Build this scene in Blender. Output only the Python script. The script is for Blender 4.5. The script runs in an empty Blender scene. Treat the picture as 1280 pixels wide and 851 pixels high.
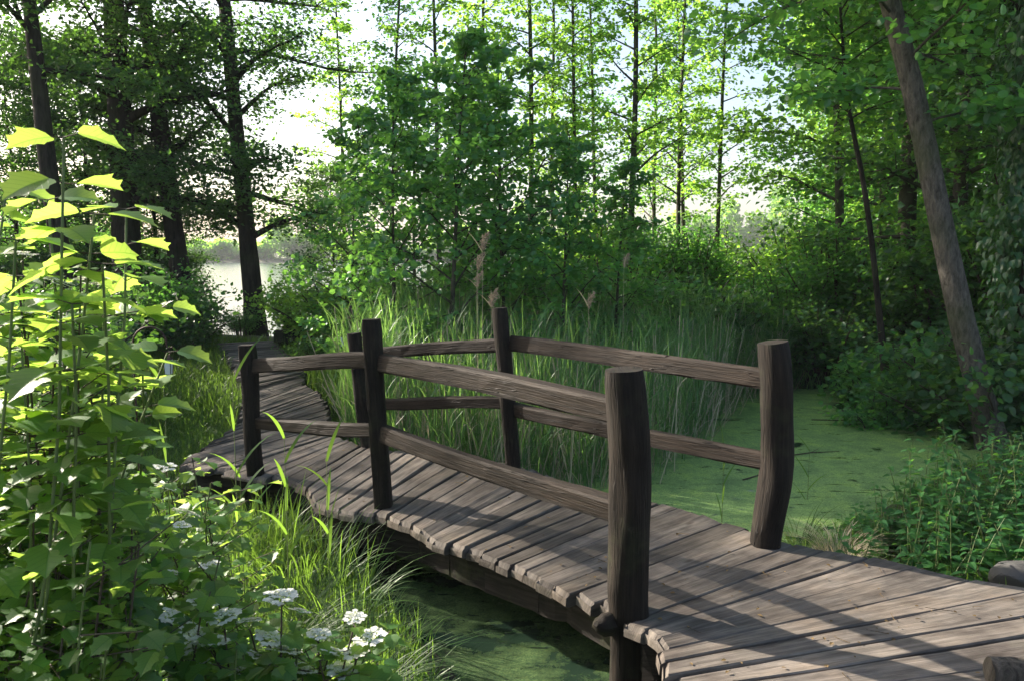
import bpy, math, random
import numpy as np
from mathutils import Vector

# ------------------------------------------------------------------ camera, sky, sun, exposure
sc = bpy.context.scene
C = sc.collection
CAMH = 1.62
PITCH = math.atan((425.5-320)/995)
cam = bpy.data.cameras.new('camera'); camo = bpy.data.objects.new('camera', cam); C.objects.link(camo)
camo.location = (0, 0, CAMH); camo.rotation_euler = (math.pi/2-PITCH, 0, 0)
cam.sensor_width = 36; cam.lens = 36*995/1280; cam.clip_start = .05; cam.clip_end = 3000
cam.dof.use_dof = True; cam.dof.focus_distance = 4.6; cam.dof.aperture_fstop = 14
sc.camera = camo
SUN_AZ, SUN_EL = math.radians(62), math.radians(27)     # azimuth counted to the left of the view direction
sund = Vector((-math.sin(SUN_AZ)*math.cos(SUN_EL), math.cos(SUN_AZ)*math.cos(SUN_EL), math.sin(SUN_EL)))
w = bpy.data.worlds.new("World"); sc.world = w; w.use_nodes = True
nt = w.node_tree; nt.nodes.clear()
sky = nt.nodes.new('ShaderNodeTexSky'); sky.sky_type = 'NISHITA'; sky.sun_disc = False
sky.sun_elevation = SUN_EL; sky.sun_rotation = -SUN_AZ
sky.dust_density = 3.4; sky.air_density = 1.0; sky.ozone_density = 1.0
bg = nt.nodes.new('ShaderNodeBackground'); bg.inputs[1].default_value = .092
wo = nt.nodes.new('ShaderNodeOutputWorld')
nt.links.new(sky.outputs[0], bg.inputs[0]); nt.links.new(bg.outputs[0], wo.inputs[0])
sl = bpy.data.lights.new('sun', 'SUN'); sl.energy = 5.0; sl.angle = math.radians(.6); sl.color = (1, .90, .77)
so = bpy.data.objects.new('sun', sl); C.objects.link(so)
so.rotation_euler = sund.to_track_quat('Z', 'Y').to_euler()
sc.view_settings.view_transform = 'Standard'; sc.view_settings.look = 'None'
sc.view_settings.exposure = 1.85; sc.view_settings.gamma = 1
sc.view_settings.use_curve_mapping = False
cy = sc.cycles
cy.max_bounces = 7; cy.diffuse_bounces = 3; cy.glossy_bounces = 2; cy.transmission_bounces = 5; cy.transparent_max_bounces = 4
cy.volume_bounces = 0
cy.sample_clamp_indirect = 6; cy.caustics_reflective = False; cy.caustics_refractive = False
cy.use_denoising = True

# ------------------------------------------------------------------ pixel helpers (photo pixels 1280x851)
def ray(x, y):
    c, s = math.cos(PITCH), math.sin(PITCH); v = (425.5-y)/995
    return ((x-640)/995, c+v*s, -s+v*c)
def pz(x, y, h=0.0):
    d = ray(x, y); t = (h-CAMH)/d[2]; return np.array([d[0]*t, d[1]*t, h])
def pd(x, y, Y):
    d = ray(x, y); t = Y/d[1]; return np.array([d[0]*t, Y, CAMH+d[2]*t])

# ------------------------------------------------------------------ mesh building
class MB:
    def __init__(s): s.v = []; s.f = []; s.uv = []; s.mi = []; s.n = 0
    def add(s, v, f, uv=None, mi=0):
        v = np.asarray(v, float).reshape(-1, 3); f = np.asarray(f, int)
        s.v.append(v); s.f.append(f+s.n); s.uv.append(np.zeros((len(v), 2)) if uv is None else np.asarray(uv, float).reshape(-1, 2))
        s.mi.append(np.full(len(f), mi)); s.n += len(v)
    def mesh(s, name, mats, smooth=False):
        me = bpy.data.meshes.new(name)
        v = np.concatenate(s.v); uv = np.concatenate(s.uv)
        lv = np.concatenate([f.ravel() for f in s.f]); lt = np.concatenate([np.full(len(f), f.shape[1]) for f in s.f])
        ls = np.concatenate([[0], np.cumsum(lt)[:-1]])
        me.vertices.add(len(v)); me.vertices.foreach_set('co', v.ravel().astype(np.float32))
        me.loops.add(len(lv)); me.loops.foreach_set('vertex_index', lv.astype(np.int32))
        me.polygons.add(len(lt)); me.polygons.foreach_set('loop_start', ls.astype(np.int32)); me.polygons.foreach_set('loop_total', lt.astype(np.int32))
        me.polygons.foreach_set('use_smooth', np.full(len(lt), smooth))
        me.polygons.foreach_set('material_index', np.concatenate(s.mi).astype(np.int32))
        ul = me.uv_layers.new(name='UVMap'); ul.data.foreach_set('uv', uv[lv].ravel().astype(np.float32))
        for m in (mats if isinstance(mats, (list, tuple)) else [mats]): me.materials.append(m)
        me.update(calc_edges=True); me.validate()
        return me
    def build(s, name, mats, parent=None, smooth=False):
        return link(name, s.mesh(name, mats, smooth), parent)
def link(name, me, parent=None):
    o = bpy.data.objects.new(name, me); C.objects.link(o)
    if parent: o.parent = parent
    return o
def tag(o, label=None, cat=None, group=None, kind=None):
    if label: o['label'] = label
    if cat: o['category'] = cat
    if group: o['group'] = group
    if kind: o['kind'] = kind
    return o
def thing(name, label, cat, loc=(0, 0, 0), rz=0, group=None):
    o = bpy.data.objects.new(name, None); C.objects.link(o); o.location = loc; o.rotation_euler = (0, 0, rz)
    o.empty_display_size = .1
    return tag(o, label, cat, group)
def copy_tree(o, parent=None):
    c = o.copy(); C.objects.link(c)
    if parent: c.parent = parent
    for ch in list(o.children): copy_tree(ch, c)
    return c

def norm(a): return a/np.maximum(np.linalg.norm(a, axis=-1, keepdims=True), 1e-9)
def rings(mb, P, R, n=8, cap=True, squash=None, mi=0, shape=None, rnd=None, up=None):
    """tube through points P with radii R; shape(angle index, ring index) multiplies the radius"""
    P = np.asarray(P, float); K = len(P); R = np.broadcast_to(np.asarray(R, float), (K,))
    T = norm(np.gradient(P, axis=0)); ref = np.array([0, 0, 1.]) if up is None else np.asarray(up, float)
    if up is None and abs(T[:, 2]).mean() > .8: ref = np.array([0, 1., 0])
    A = norm(np.cross(T, ref)); B = np.cross(A, T)
    an = np.arange(n)*2*math.pi/n
    rr = R[:, None]*np.ones((K, n))
    if shape is not None: rr = rr*shape
    V = P[:, None]+rr[..., None]*(np.cos(an)[None, :, None]*A[:, None]+np.sin(an)[None, :, None]*B[:, None])
    L = np.concatenate([[0], np.cumsum(np.linalg.norm(np.diff(P, axis=0), axis=1))])
    uv = np.stack([np.broadcast_to(L[:, None], (K, n)), np.broadcast_to(np.abs(an-math.pi)[None]*R.mean(), (K, n))], -1)
    if rnd is not None: uv = uv+rnd
    k, j = np.meshgrid(np.arange(K-1), np.arange(n), indexing='ij'); j2 = (j+1) % n
    F = np.stack([k*n+j, k*n+j2, (k+1)*n+j2, (k+1)*n+j], -1).reshape(-1, 4)
    mb.add(V.reshape(-1, 3), F, uv.reshape(-1, 2), mi)
    if cap:
        for e in (0, K-1):
            c = V[e].mean(0); idx = np.arange(n)
            f = np.stack([np.full(n, n), idx, (idx+1) % n], 1)
            if e == 0: f = f[:, ::-1]
            cuv = np.concatenate([uv[e]+0, uv[e].mean(0)[None]])
            mb.add(np.concatenate([V[e], c[None]]), f, cuv, mi)
def sticks(mb, A, B, ra, rb, mi=0):
    A = np.asarray(A, float); B = np.asarray(B, float); N = len(A)
    if N == 0: return
    T = norm(B-A); ref = np.where(np.abs(T[:, 2:3]) > .8, [[1., 0, 0]], [[0, 0, 1.]])
    X = norm(np.cross(T, ref)); Y = np.cross(T, X); V = []
    ra = np.broadcast_to(ra, (N,))[:, None]; rb = np.broadcast_to(rb, (N,))[:, None]
    for c, r in ((A, ra), (B, rb)):
        for a in (0, 2.094, 4.189): V.append(c+r*(math.cos(a)*X+math.sin(a)*Y))
    V = np.stack(V, 1)
    F = np.array([[0, 1, 4, 3], [1, 2, 5, 4], [2, 0, 3, 5]])
    mb.add(V.reshape(-1, 3), (F[None]+6*np.arange(N)[:, None, None]).reshape(-1, 4), None, mi)
# leaf outlines: verts (along, across, lift), faces
def half(pts, fold):      # pts from base to tip on one side
    pts = np.array(pts, float); n = len(pts)
    mid = np.array([[.0, 0, 0], [1, 0, 0]])
    R = np.c_[pts, fold*pts[:, 1]]; L = R.copy(); L[:, 1] *= -1
    return mid, R, L
def leaf_t(pts, fold=.3, curl=.12):
    mid, R, L = half(pts, fold); n = len(pts)
    m = np.c_[np.linspace(.0, 1, n+2)[1:-1], np.zeros(n), np.zeros(n)]; m[:, 0] = np.array(pts)[:, 0]
    V = np.concatenate([[[0, 0, 0]], m, [[1, 0, 0]], R, L])   # 0 base, 1..n mid, n+1 tip, n+2.. R, 2n+2.. L
    V[:, 2] -= curl*V[:, 0]**2
    F4, F3 = [], []
    r0, l0 = n+2, 2*n+2
    F3 += [[0, r0, 1], [0, 1, l0], [n, r0+n-1, n+1], [n, n+1, l0+n-1]]
    for i in range(n-1): F4 += [[1+i, r0+i, r0+i+1, 2+i], [1+i, 2+i, l0+i+1, l0+i]]
    return V, (np.array(F4) if F4 else None), np.array(F3)
LEAF_FAR = (np.array([[0, 0, 0], [.45, .36, .08], [1, 0, -.1], [.45, -.36, .08]]), None, np.array([[0, 1, 2], [0, 2, 3]]))
LEAF_MID = leaf_t([(.3, .33), (.68, .28)])
LEAF_ROUND = leaf_t([(.12, .3), (.45, .46), (.82, .32)], .22, .1)
LEAF_VIB = leaf_t([(.03, .16), (.16, .36), (.34, .40), (.47, .52), (.52, .36), (.66, .30), (.76, .36), (.84, .13)], .22, .22)
LEAF_LONG = leaf_t([(.2, .14), (.5, .17), (.8, .1)], .3, .25)
LEAF_HERB = leaf_t([(.08, .26), (.3, .36), (.62, .24), (.85, .1)], .25, .3)
def leaves(mb, P, D, Nn, S, T, mi=0):
    """scatter leaf template T: positions P, axis D, normal hint Nn, size S"""
    V0, F4, F3 = T; N = len(P)
    if N == 0: return
    D = norm(D); B = norm(np.cross(Nn, D)); U = np.cross(D, B); S = np.broadcast_to(S, (N,))
    V = P[:, None]+S[:, None, None]*(V0[None, :, 0:1]*D[:, None]+V0[None, :, 1:2]*B[:, None]+V0[None, :, 2:3]*U[:, None])
    base = mb.n; k = len(V0); off = k*np.arange(N)[:, None, None]
    uv = np.broadcast_to(V0[None, :, :2], (N, k, 2))
    f3 = (F3[None]+off).reshape(-1, 3)
    mb.add(V.reshape(-1, 3), f3, uv.reshape(-1, 2), mi)
    if F4 is not None:
        mb.f.append((F4[None]+off).reshape(-1, 4)+base); mb.mi.append(np.full(len(F4)*N, mi))
def blades(mb, P, H, W, az, bend, seg=4, mi=0, tilt=0.0):
    P = np.asarray(P, float); N = len(P)
    t = np.linspace(0, 1, seg+1); H, W, az, bend = [np.broadcast_to(q, (N,)) for q in (H, W, az, bend)]
    dx = np.stack([np.cos(az), np.sin(az), 0*az], 1); sx = np.stack([-np.sin(az+.6), np.cos(az+.6), 0*az], 1)
    out = (tilt*t[None]+bend[:, None]*t[None]**2)*H[:, None]
    z = H[:, None]*(t[None]-.55*np.maximum(bend, 0)[:, None]*t[None]**3)
    c = P[:, None]+out[..., None]*dx[:, None]; c[..., 2] += z
    wd = W[:, None]*np.sqrt(np.clip(1-t[None]**1.6, 0, 1))*(.55+.9*t[None]*(1-t[None])*2)
    a = c-wd[..., None]*.5*sx[:, None]; b = c+wd[..., None]*.5*sx[:, None]
    V = np.stack([a, b], 2).reshape(N, -1, 3)
    F = np.array([[2*i, 2*i+1, 2*i+3, 2*i+2] for i in range(seg)])
    mb.add(V.reshape(-1, 3), (F[None]+V.shape[1]*np.arange(N)[:, None, None]).reshape(-1, 4), None, mi)

# ------------------------------------------------------------------ materials
def mat(name):
    m = bpy.data.materials.new(name); m.use_nodes = True; m.node_tree.nodes.clear(); return m
def nd(m, typ, **kw):
    n = m.node_tree.nodes.new(typ)
    for k, v in kw.items():
        if k.startswith('_'): setattr(n, k[1:], v)
        else:
            key = int(k[1:]) if k[0] == 'i' and k[1:].isdigit() else k.replace('_', ' ')
            if hasattr(v, 'is_linked') or isinstance(v, bpy.types.NodeSocket): m.node_tree.links.new(v, n.inputs[key])
            else: n.inputs[key].default_value = v
    return n
def ramp(m, fac, stops):
    r = nd(m, 'ShaderNodeValToRGB', Fac=fac); e = r.color_ramp.elements
    while len(e) < len(stops): e.new(.5)
    for q, (p, c) in zip(e, stops): q.position = p; q.color = (*c, 1) if len(c) == 3 else c
    return r.outputs[0]
def leafmat(name, c1, c2, tr, k=.45, rough=.42, spec=.35, veins=False):
    m = mat(name); g = nd(m, 'ShaderNodeNewGeometry')
    col = ramp(m, g.outputs['Random Per Island'], [(0, c1), (.55, tuple((a+b)/2 for a, b in zip(c1, c2))), (1, c2)])
    p = nd(m, 'ShaderNodeBsdfPrincipled', Base_Color=col, Roughness=rough); p.inputs['Specular IOR Level'].default_value = spec
    vein = None
    if veins:
        uv = nd(m, 'ShaderNodeUVMap'); sp = nd(m, 'ShaderNodeSeparateXYZ', Vector=uv.outputs[0]); ab = nd(m, 'ShaderNodeMath', _operation='ABSOLUTE', i0=sp.outputs[1])
        a1 = nd(m, 'ShaderNodeMath', _operation='MULTIPLY_ADD', i0=ab.outputs[0], i1=-.75, i2=sp.outputs[0]); a2 = nd(m, 'ShaderNodeMath', _operation='SINE', i0=nd(m, 'ShaderNodeMath', _operation='MULTIPLY', i0=a1.outputs[0], i1=44.0).outputs[0])
        sv = nd(m, 'ShaderNodeMapRange', Value=a2.outputs[0]); sv.inputs['From Min'].default_value = .9; sv.inputs['From Max'].default_value = 1
        mv = nd(m, 'ShaderNodeMapRange', Value=ab.outputs[0]); mv.inputs['From Min'].default_value = .012; mv.inputs['From Max'].default_value = .03; mv.inputs['To Min'].default_value = 1; mv.inputs['To Max'].default_value = 0
        vein = nd(m, 'ShaderNodeMath', _operation='MAXIMUM', i0=sv.outputs[0], i1=mv.outputs[0])
        bpn = nd(m, 'ShaderNodeBump', Height=vein.outputs[0], Strength=.25, Distance=.001); bpn.invert = True; m.node_tree.links.new(bpn.outputs[0], p.inputs['Normal'])
    hs = nd(m, 'ShaderNodeHueSaturation', Color=(*tr, 1))
    mr = nd(m, 'ShaderNodeMapRange', Value=g.outputs['Random Per Island']); mr.inputs['To Min'].default_value = .65; mr.inputs['To Max'].default_value = 1.15
    m.node_tree.links.new(mr.outputs[0], hs.inputs['Value'])
    tcol = hs.outputs[0]
    if vein:
        vm = nd(m, 'ShaderNodeMix', _data_type='RGBA', _blend_type='MULTIPLY'); f_ = nd(m, 'ShaderNodeMath', _operation='MULTIPLY', i0=vein.outputs[0], i1=.55); m.node_tree.links.new(f_.outputs[0], vm.inputs[0]); m.node_tree.links.new(tcol, vm.inputs[6]); vm.inputs[7].default_value = (.35, .5, .3, 1); tcol = vm.outputs[2]
    t = nd(m, 'ShaderNodeBsdfTranslucent', Color=tcol)
    mx = nd(m, 'ShaderNodeMixShader', Fac=k, i1=p.outputs[0], i2=t.outputs[0])
    nd(m, 'ShaderNodeOutputMaterial', Surface=mx.outputs[0]); return m
def woodmat(name, c_dark, c_mid, c_light, ring=1.0, rough=.75, moss=0.0, bump=.5, knots=False, cracks=0):
    m = mat(name); uv = nd(m, 'ShaderNodeUVMap'); g = nd(m, 'ShaderNodeNewGeometry')
    mp = nd(m, 'ShaderNodeMapping', Vector=uv.outputs[0], Scale=(1.6, 26*ring, 1))
    n1 = nd(m, 'ShaderNodeTexNoise', Vector=mp.outputs[0], Scale=1.6, Detail=8, Roughness=.65, Distortion=.6)
    mp2 = nd(m, 'ShaderNodeMapping', Vector=uv.outputs[0], Scale=(1.3, 5, 1))
    n2 = nd(m, 'ShaderNodeTexNoise', Vector=mp2.outputs[0], Scale=2.2, Detail=6, Roughness=.6)
    mp3 = nd(m, 'ShaderNodeMapping', Vector=uv.outputs[0], Scale=(5, 90, 1))
    n3 = nd(m, 'ShaderNodeTexNoise', Vector=mp3.outputs[0], Scale=1.5, Detail=3)
    col = ramp(m, n1.outputs[0], [(.3, c_dark), (.5, c_mid), (.72, c_light)])
    col2 = ramp(m, n2.outputs[0], [(.3, (.45, .43, .42)), (.5, (.85, .85, .85)), (.7, (1.15, 1.12, 1.08))])
    mul = nd(m, 'ShaderNodeMix', _data_type='RGBA', _blend_type='MULTIPLY'); mul.inputs[0].default_value = 1
    L = m.node_tree.links; L.new(col, mul.inputs[6]); L.new(col2, mul.inputs[7])
    mr = nd(m, 'ShaderNodeMapRange', Value=g.outputs['Random Per Island']); mr.inputs['To Min'].default_value = .58; mr.inputs['To Max'].default_value = 1.3
    hs = nd(m, 'ShaderNodeHueSaturation', Color=mul.outputs[2], Value=mr.outputs[0])
    out = hs.outputs[0]
    if knots:      # scattered dark knots and stains, and fine scratches
        vo = nd(m, 'ShaderNodeTexVoronoi', Vector=nd(m, 'ShaderNodeMapping', Vector=uv.outputs[0], Scale=(2.2, 6.5, 1)).outputs[0], Scale=1.0)
        kf = nd(m, 'ShaderNodeMapRange', Value=vo.outputs['Distance']); kf.inputs['From Min'].default_value = .05; kf.inputs['From Max'].default_value = .13; kf.inputs['To Min'].default_value = .75; kf.inputs['To Max'].default_value = 0
        km = nd(m, 'ShaderNodeMix', _data_type='RGBA'); L.new(kf.outputs[0], km.inputs[0]); L.new(out, km.inputs[6]); km.inputs[7].default_value = (.03, .022, .016, 1)
        blot = nd(m, 'ShaderNodeTexNoise', Vector=nd(m, 'ShaderNodeTexCoord').outputs['Object'], Scale=2.1, Detail=7, Roughness=.6)
        bc = ramp(m, blot.outputs[0], [(.34, (.62, .60, .60)), (.5, (.95, .95, .95)), (.66, (1.25, 1.18, 1.1))])
        k2 = nd(m, 'ShaderNodeMix', _data_type='RGBA', _blend_type='MULTIPLY'); k2.inputs[0].default_value = 1; L.new(km.outputs[2], k2.inputs[6]); L.new(bc, k2.inputs[7]); out = k2.outputs[2]
    if moss:
        n4 = nd(m, 'ShaderNodeTexNoise', Vector=nd(m, 'ShaderNodeTexCoord').outputs['Object'], Scale=3.0, Detail=8, Roughness=.7)
        f = nd(m, 'ShaderNodeMapRange', Value=n4.outputs[0]); f.inputs['From Min'].default_value = .56; f.inputs['From Max'].default_value = .7; f.inputs['To Max'].default_value = moss
        mm = nd(m, 'ShaderNodeMix', _data_type='RGBA'); L.new(f.outputs[0], mm.inputs[0]); L.new(out, mm.inputs[6]); mm.inputs[7].default_value = (.06, .075, .03, 1)
        out = mm.outputs[2]
    if cracks:
        mpc = nd(m, 'ShaderNodeMapping', Vector=uv.outputs[0], Scale=(1.1, 22, 1)); nc = nd(m, 'ShaderNodeTexNoise', Vector=mpc.outputs[0], Scale=1.0, Detail=3, Roughness=.5, Distortion=.3)
        c0 = nd(m, 'ShaderNodeMath', _operation='ABSOLUTE', i0=nd(m, 'ShaderNodeMath', _operation='SUBTRACT', i0=nc.outputs[0], i1=.5).outputs[0])
        cf = nd(m, 'ShaderNodeMapRange', Value=c0.outputs[0]); cf.inputs['From Min'].default_value = .004; cf.inputs['From Max'].default_value = .016; cf.inputs['To Min'].default_value = cracks; cf.inputs['To Max'].default_value = 0
        nm = nd(m, 'ShaderNodeTexNoise', Vector=uv.outputs[0], Scale=3.0, Detail=2); cg = nd(m, 'ShaderNodeMapRange', Value=nm.outputs[0]); cg.inputs['From Min'].default_value = .45; cg.inputs['From Max'].default_value = .6
        cf = nd(m, 'ShaderNodeMath', _operation='MULTIPLY', i0=cf.outputs[0], i1=cg.outputs[0])
        cm = nd(m, 'ShaderNodeMix', _data_type='RGBA'); L.new(cf.outputs[0], cm.inputs[0]); L.new(out, cm.inputs[6]); cm.inputs[7].default_value = (.004, .003, .0025, 1); out = cm.outputs[2]
        vk = nd(m, 'ShaderNodeTexVoronoi', Vector=nd(m, 'ShaderNodeMapping', Vector=uv.outputs[0], Scale=(3.0, 8, 1)).outputs[0], Scale=1.0)
        kf2 = nd(m, 'ShaderNodeMapRange', Value=vk.outputs['Distance']); kf2.inputs['From Min'].default_value = .06; kf2.inputs['From Max'].default_value = .16; kf2.inputs['To Min'].default_value = .8; kf2.inputs['To Max'].default_value = 0
        cm2 = nd(m, 'ShaderNodeMix', _data_type='RGBA'); L.new(kf2.outputs[0], cm2.inputs[0]); L.new(out, cm2.inputs[6]); cm2.inputs[7].default_value = (.008, .006, .005, 1); out = cm2.outputs[2]
        lc = nd(m, 'ShaderNodeTexNoise', Vector=nd(m, 'ShaderNodeTexCoord').outputs['Object'], Scale=9, Detail=9, Roughness=.75); lf = nd(m, 'ShaderNodeMapRange', Value=lc.outputs[0]); lf.inputs['From Min'].default_value = .63; lf.inputs['From Max'].default_value = .70; lf.inputs['To Max'].default_value = .5
        cm3 = nd(m, 'ShaderNodeMix', _data_type='RGBA'); L.new(lf.outputs[0], cm3.inputs[0]); L.new(out, cm3.inputs[6]); cm3.inputs[7].default_value = (.05, .05, .036, 1); out = cm3.outputs[2]
        hsub = nd(m, 'ShaderNodeMath', _operation='MULTIPLY', i0=cf.outputs[0], i1=-4.0)
        n1b = nd(m, 'ShaderNodeMath', _operation='ADD', i0=n1.outputs[0], i1=hsub.outputs[0])
        n1 = n1b
    ad = nd(m, 'ShaderNodeMath', _operation='ADD', i0=n1.outputs[0], i1=n3.outputs[0])
    bp = nd(m, 'ShaderNodeBump', Height=ad.outputs[0], Strength=bump, Distance=.006)
    p = nd(m, 'ShaderNodeBsdfPrincipled', Base_Color=out, Roughness=rough, Normal=bp.outputs[0]); p.inputs['Specular IOR Level'].default_value = .18
    nd(m, 'ShaderNodeOutputMaterial', Surface=p.outputs[0]); return m
def barkmat(name, c1, c2, sc_=(9, 9, 1.6), bump=.9, moss=(.05, .07, .02), mossf=.35):
    m = mat(name); tc = nd(m, 'ShaderNodeTexCoord')
    mp = nd(m, 'ShaderNodeMapping', Vector=tc.outputs['Object'], Scale=sc_)
    n1 = nd(m, 'ShaderNodeTexNoise', Vector=mp.outputs[0], Scale=1.6, Detail=9, Roughness=.7, Distortion=.4)
    n2 = nd(m, 'ShaderNodeTexNoise', Vector=tc.outputs['Object'], Scale=1.3, Detail=4)
    col = ramp(m, n1.outputs[0], [(.35, c1), (.65, c2)])
    f = nd(m, 'ShaderNodeMapRange', Value=n2.outputs[0]); f.inputs['From Min'].default_value = .5; f.inputs['From Max'].default_value = .65; f.inputs['To Max'].default_value = mossf
    mm = nd(m, 'ShaderNodeMix', _data_type='RGBA'); L = m.node_tree.links; L.new(f.outputs[0], mm.inputs[0]); L.new(col, mm.inputs[6]); mm.inputs[7].default_value = (*moss, 1)
    bp = nd(m, 'ShaderNodeBump', Height=n1.outputs[0], Strength=bump, Distance=.03)
    p = nd(m, 'ShaderNodeBsdfPrincipled', Base_Color=mm.outputs[2], Roughness=.9, Normal=bp.outputs[0]); p.inputs['Specular IOR Level'].default_value = .2
    nd(m, 'ShaderNodeOutputMaterial', Surface=p.outputs[0]); return m
def plain(name, c, rough=.6, metal=0.0, emis=None):
    m = mat(name); tc = nd(m, 'ShaderNodeTexCoord')
    n1 = nd(m, 'ShaderNodeTexNoise', Vector=tc.outputs['Object'], Scale=14, Detail=6)
    col = ramp(m, n1.outputs[0], [(.3, tuple(q*.7 for q in c)), (.7, tuple(min(1, q*1.15) for q in c))])
    p = nd(m, 'ShaderNodeBsdfPrincipled', Base_Color=col, Roughness=rough, Metallic=metal)
    nd(m, 'ShaderNodeOutputMaterial', Surface=p.outputs[0]); return m

M_deck = woodmat('deck_wood', (.074, .064, .055), (.135, .118, .102), (.215, .19, .165), rough=.72, moss=.10, bump=.4, knots=True)
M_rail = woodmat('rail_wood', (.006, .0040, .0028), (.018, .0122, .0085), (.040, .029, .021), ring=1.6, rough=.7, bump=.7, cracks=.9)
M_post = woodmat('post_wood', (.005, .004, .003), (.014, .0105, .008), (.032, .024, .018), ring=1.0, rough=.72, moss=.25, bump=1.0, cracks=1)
M_beam = woodmat('beam_wood', (.007, .006, .005), (.018, .015, .013), (.04, .035, .03), rough=.85, moss=.4)
M_bark = barkmat('dark_bark', (.012, .010, .008), (.05, .042, .033))
M_bark2 = barkmat('alder_bark', (.03, .027, .022), (.10, .088, .07), sc_=(7, 7, 3), mossf=.45)
M_bark3 = barkmat('pale_bark', (.035, .031, .026), (.16, .142, .118), sc_=(16, 16, 5), bump=1.2, mossf=.4)
M_twig = plain('twig_bark', (.055, .04, .025), .8)
M_stem = plain('green_stem', (.10, .14, .04), .55)
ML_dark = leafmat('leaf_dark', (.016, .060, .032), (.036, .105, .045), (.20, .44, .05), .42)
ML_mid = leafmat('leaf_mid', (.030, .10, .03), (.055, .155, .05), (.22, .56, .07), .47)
ML_light = leafmat('leaf_light', (.06, .15, .03), (.10, .22, .05), (.40, .72, .08), .55)  # pale foliage; also carries the sunlit glow of backlit trees in its colour
ML_vib = leafmat('leaf_guelder', (.030, .095, .028), (.07, .165, .035), (.55, .80, .12), .48, .45, .4, True)
ML_round = leafmat('leaf_alder', (.032, .135, .058), (.07, .22, .075), (.28, .62, .08), .48, .32, .5)
ML_ivy = leafmat('leaf_ivy', (.015, .065, .030), (.035, .12, .045), (.12, .30, .04), .3, .35, .55)
ML_herb = leafmat('leaf_herb', (.025, .09, .03), (.05, .15, .04), (.18, .42, .05), .4)
ML_grass = leafmat('grass_blade', (.02, .065, .015), (.06, .13, .03), (.26, .46, .05), .42, .45, .3)
ML_sedge = leafmat('sedge_blade', (.02, .055, .018), (.05, .085, .03), (.20, .34, .05), .38, .5, .2)
ML_reed = leafmat('reed_blade', (.035, .115, .05), (.11, .21, .08), (.34, .60, .11), .4, .4, .4)
ML_dry = leafmat('dry_reed', (.36, .30, .20), (.60, .52, .37), (.5, .42, .28), .25, .6, .3)
M_plume = leafmat('reed_plume', (.30, .24, .17), (.46, .38, .29), (.5, .42, .32), .35, .8, .1)
M_white = leafmat('white_petal', (.78, .78, .72), (.85, .85, .8), (.8, .8, .72), .35, .5, .2)
M_bud = leafmat('flower_bud', (.45, .5, .25), (.7, .72, .45), (.5, .6, .3), .3, .5, .2)
M_iron = plain('rusty_iron', (.06, .035, .025), .6, .5)
def frostmat():
    m = mat('lantern_glass'); n = nd(m, 'ShaderNodeTexNoise', Scale=40, Detail=3)
    p = nd(m, 'ShaderNodeBsdfPrincipled', Base_Color=ramp(m, n.outputs[0], [(.3, (.55, .58, .58)), (.7, (.75, .77, .77))]), Roughness=.25)
    nd(m, 'ShaderNodeOutputMaterial', Surface=p.outputs[0]); return m
M_glass = frostmat()
def groundmat():
    m = mat('soil'); tc = nd(m, 'ShaderNodeTexCoord')
    n1 = nd(m, 'ShaderNodeTexNoise', Vector=tc.outputs['Object'], Scale=1.1, Detail=10, Roughness=.7)
    n2 = nd(m, 'ShaderNodeTexNoise', Vector=tc.outputs['Object'], Scale=26, Detail=8, Roughness=.75)
    c1 = ramp(m, n2.outputs[0], [(.3, (.018, .013, .008)), (.55, (.06, .045, .028)), (.75, (.14, .105, .06))])
    f = nd(m, 'ShaderNodeMapRange', Value=n1.outputs[0]); f.inputs['From Min'].default_value = .42; f.inputs['From Max'].default_value = .58
    mm = nd(m, 'ShaderNodeMix', _data_type='RGBA'); L = m.node_tree.links; L.new(f.outputs[0], mm.inputs[0]); L.new(c1, mm.inputs[6]); mm.inputs[7].default_value = (.03, .055, .015, 1)
    bp = nd(m, 'ShaderNodeBump', Height=n2.outputs[0], Strength=.8, Distance=.03)
    p = nd(m, 'ShaderNodeBsdfPrincipled', Base_Color=mm.outputs[2], Roughness=.95, Normal=bp.outputs[0])
    nd(m, 'ShaderNodeOutputMaterial', Surface=p.outputs[0]); return m
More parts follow.
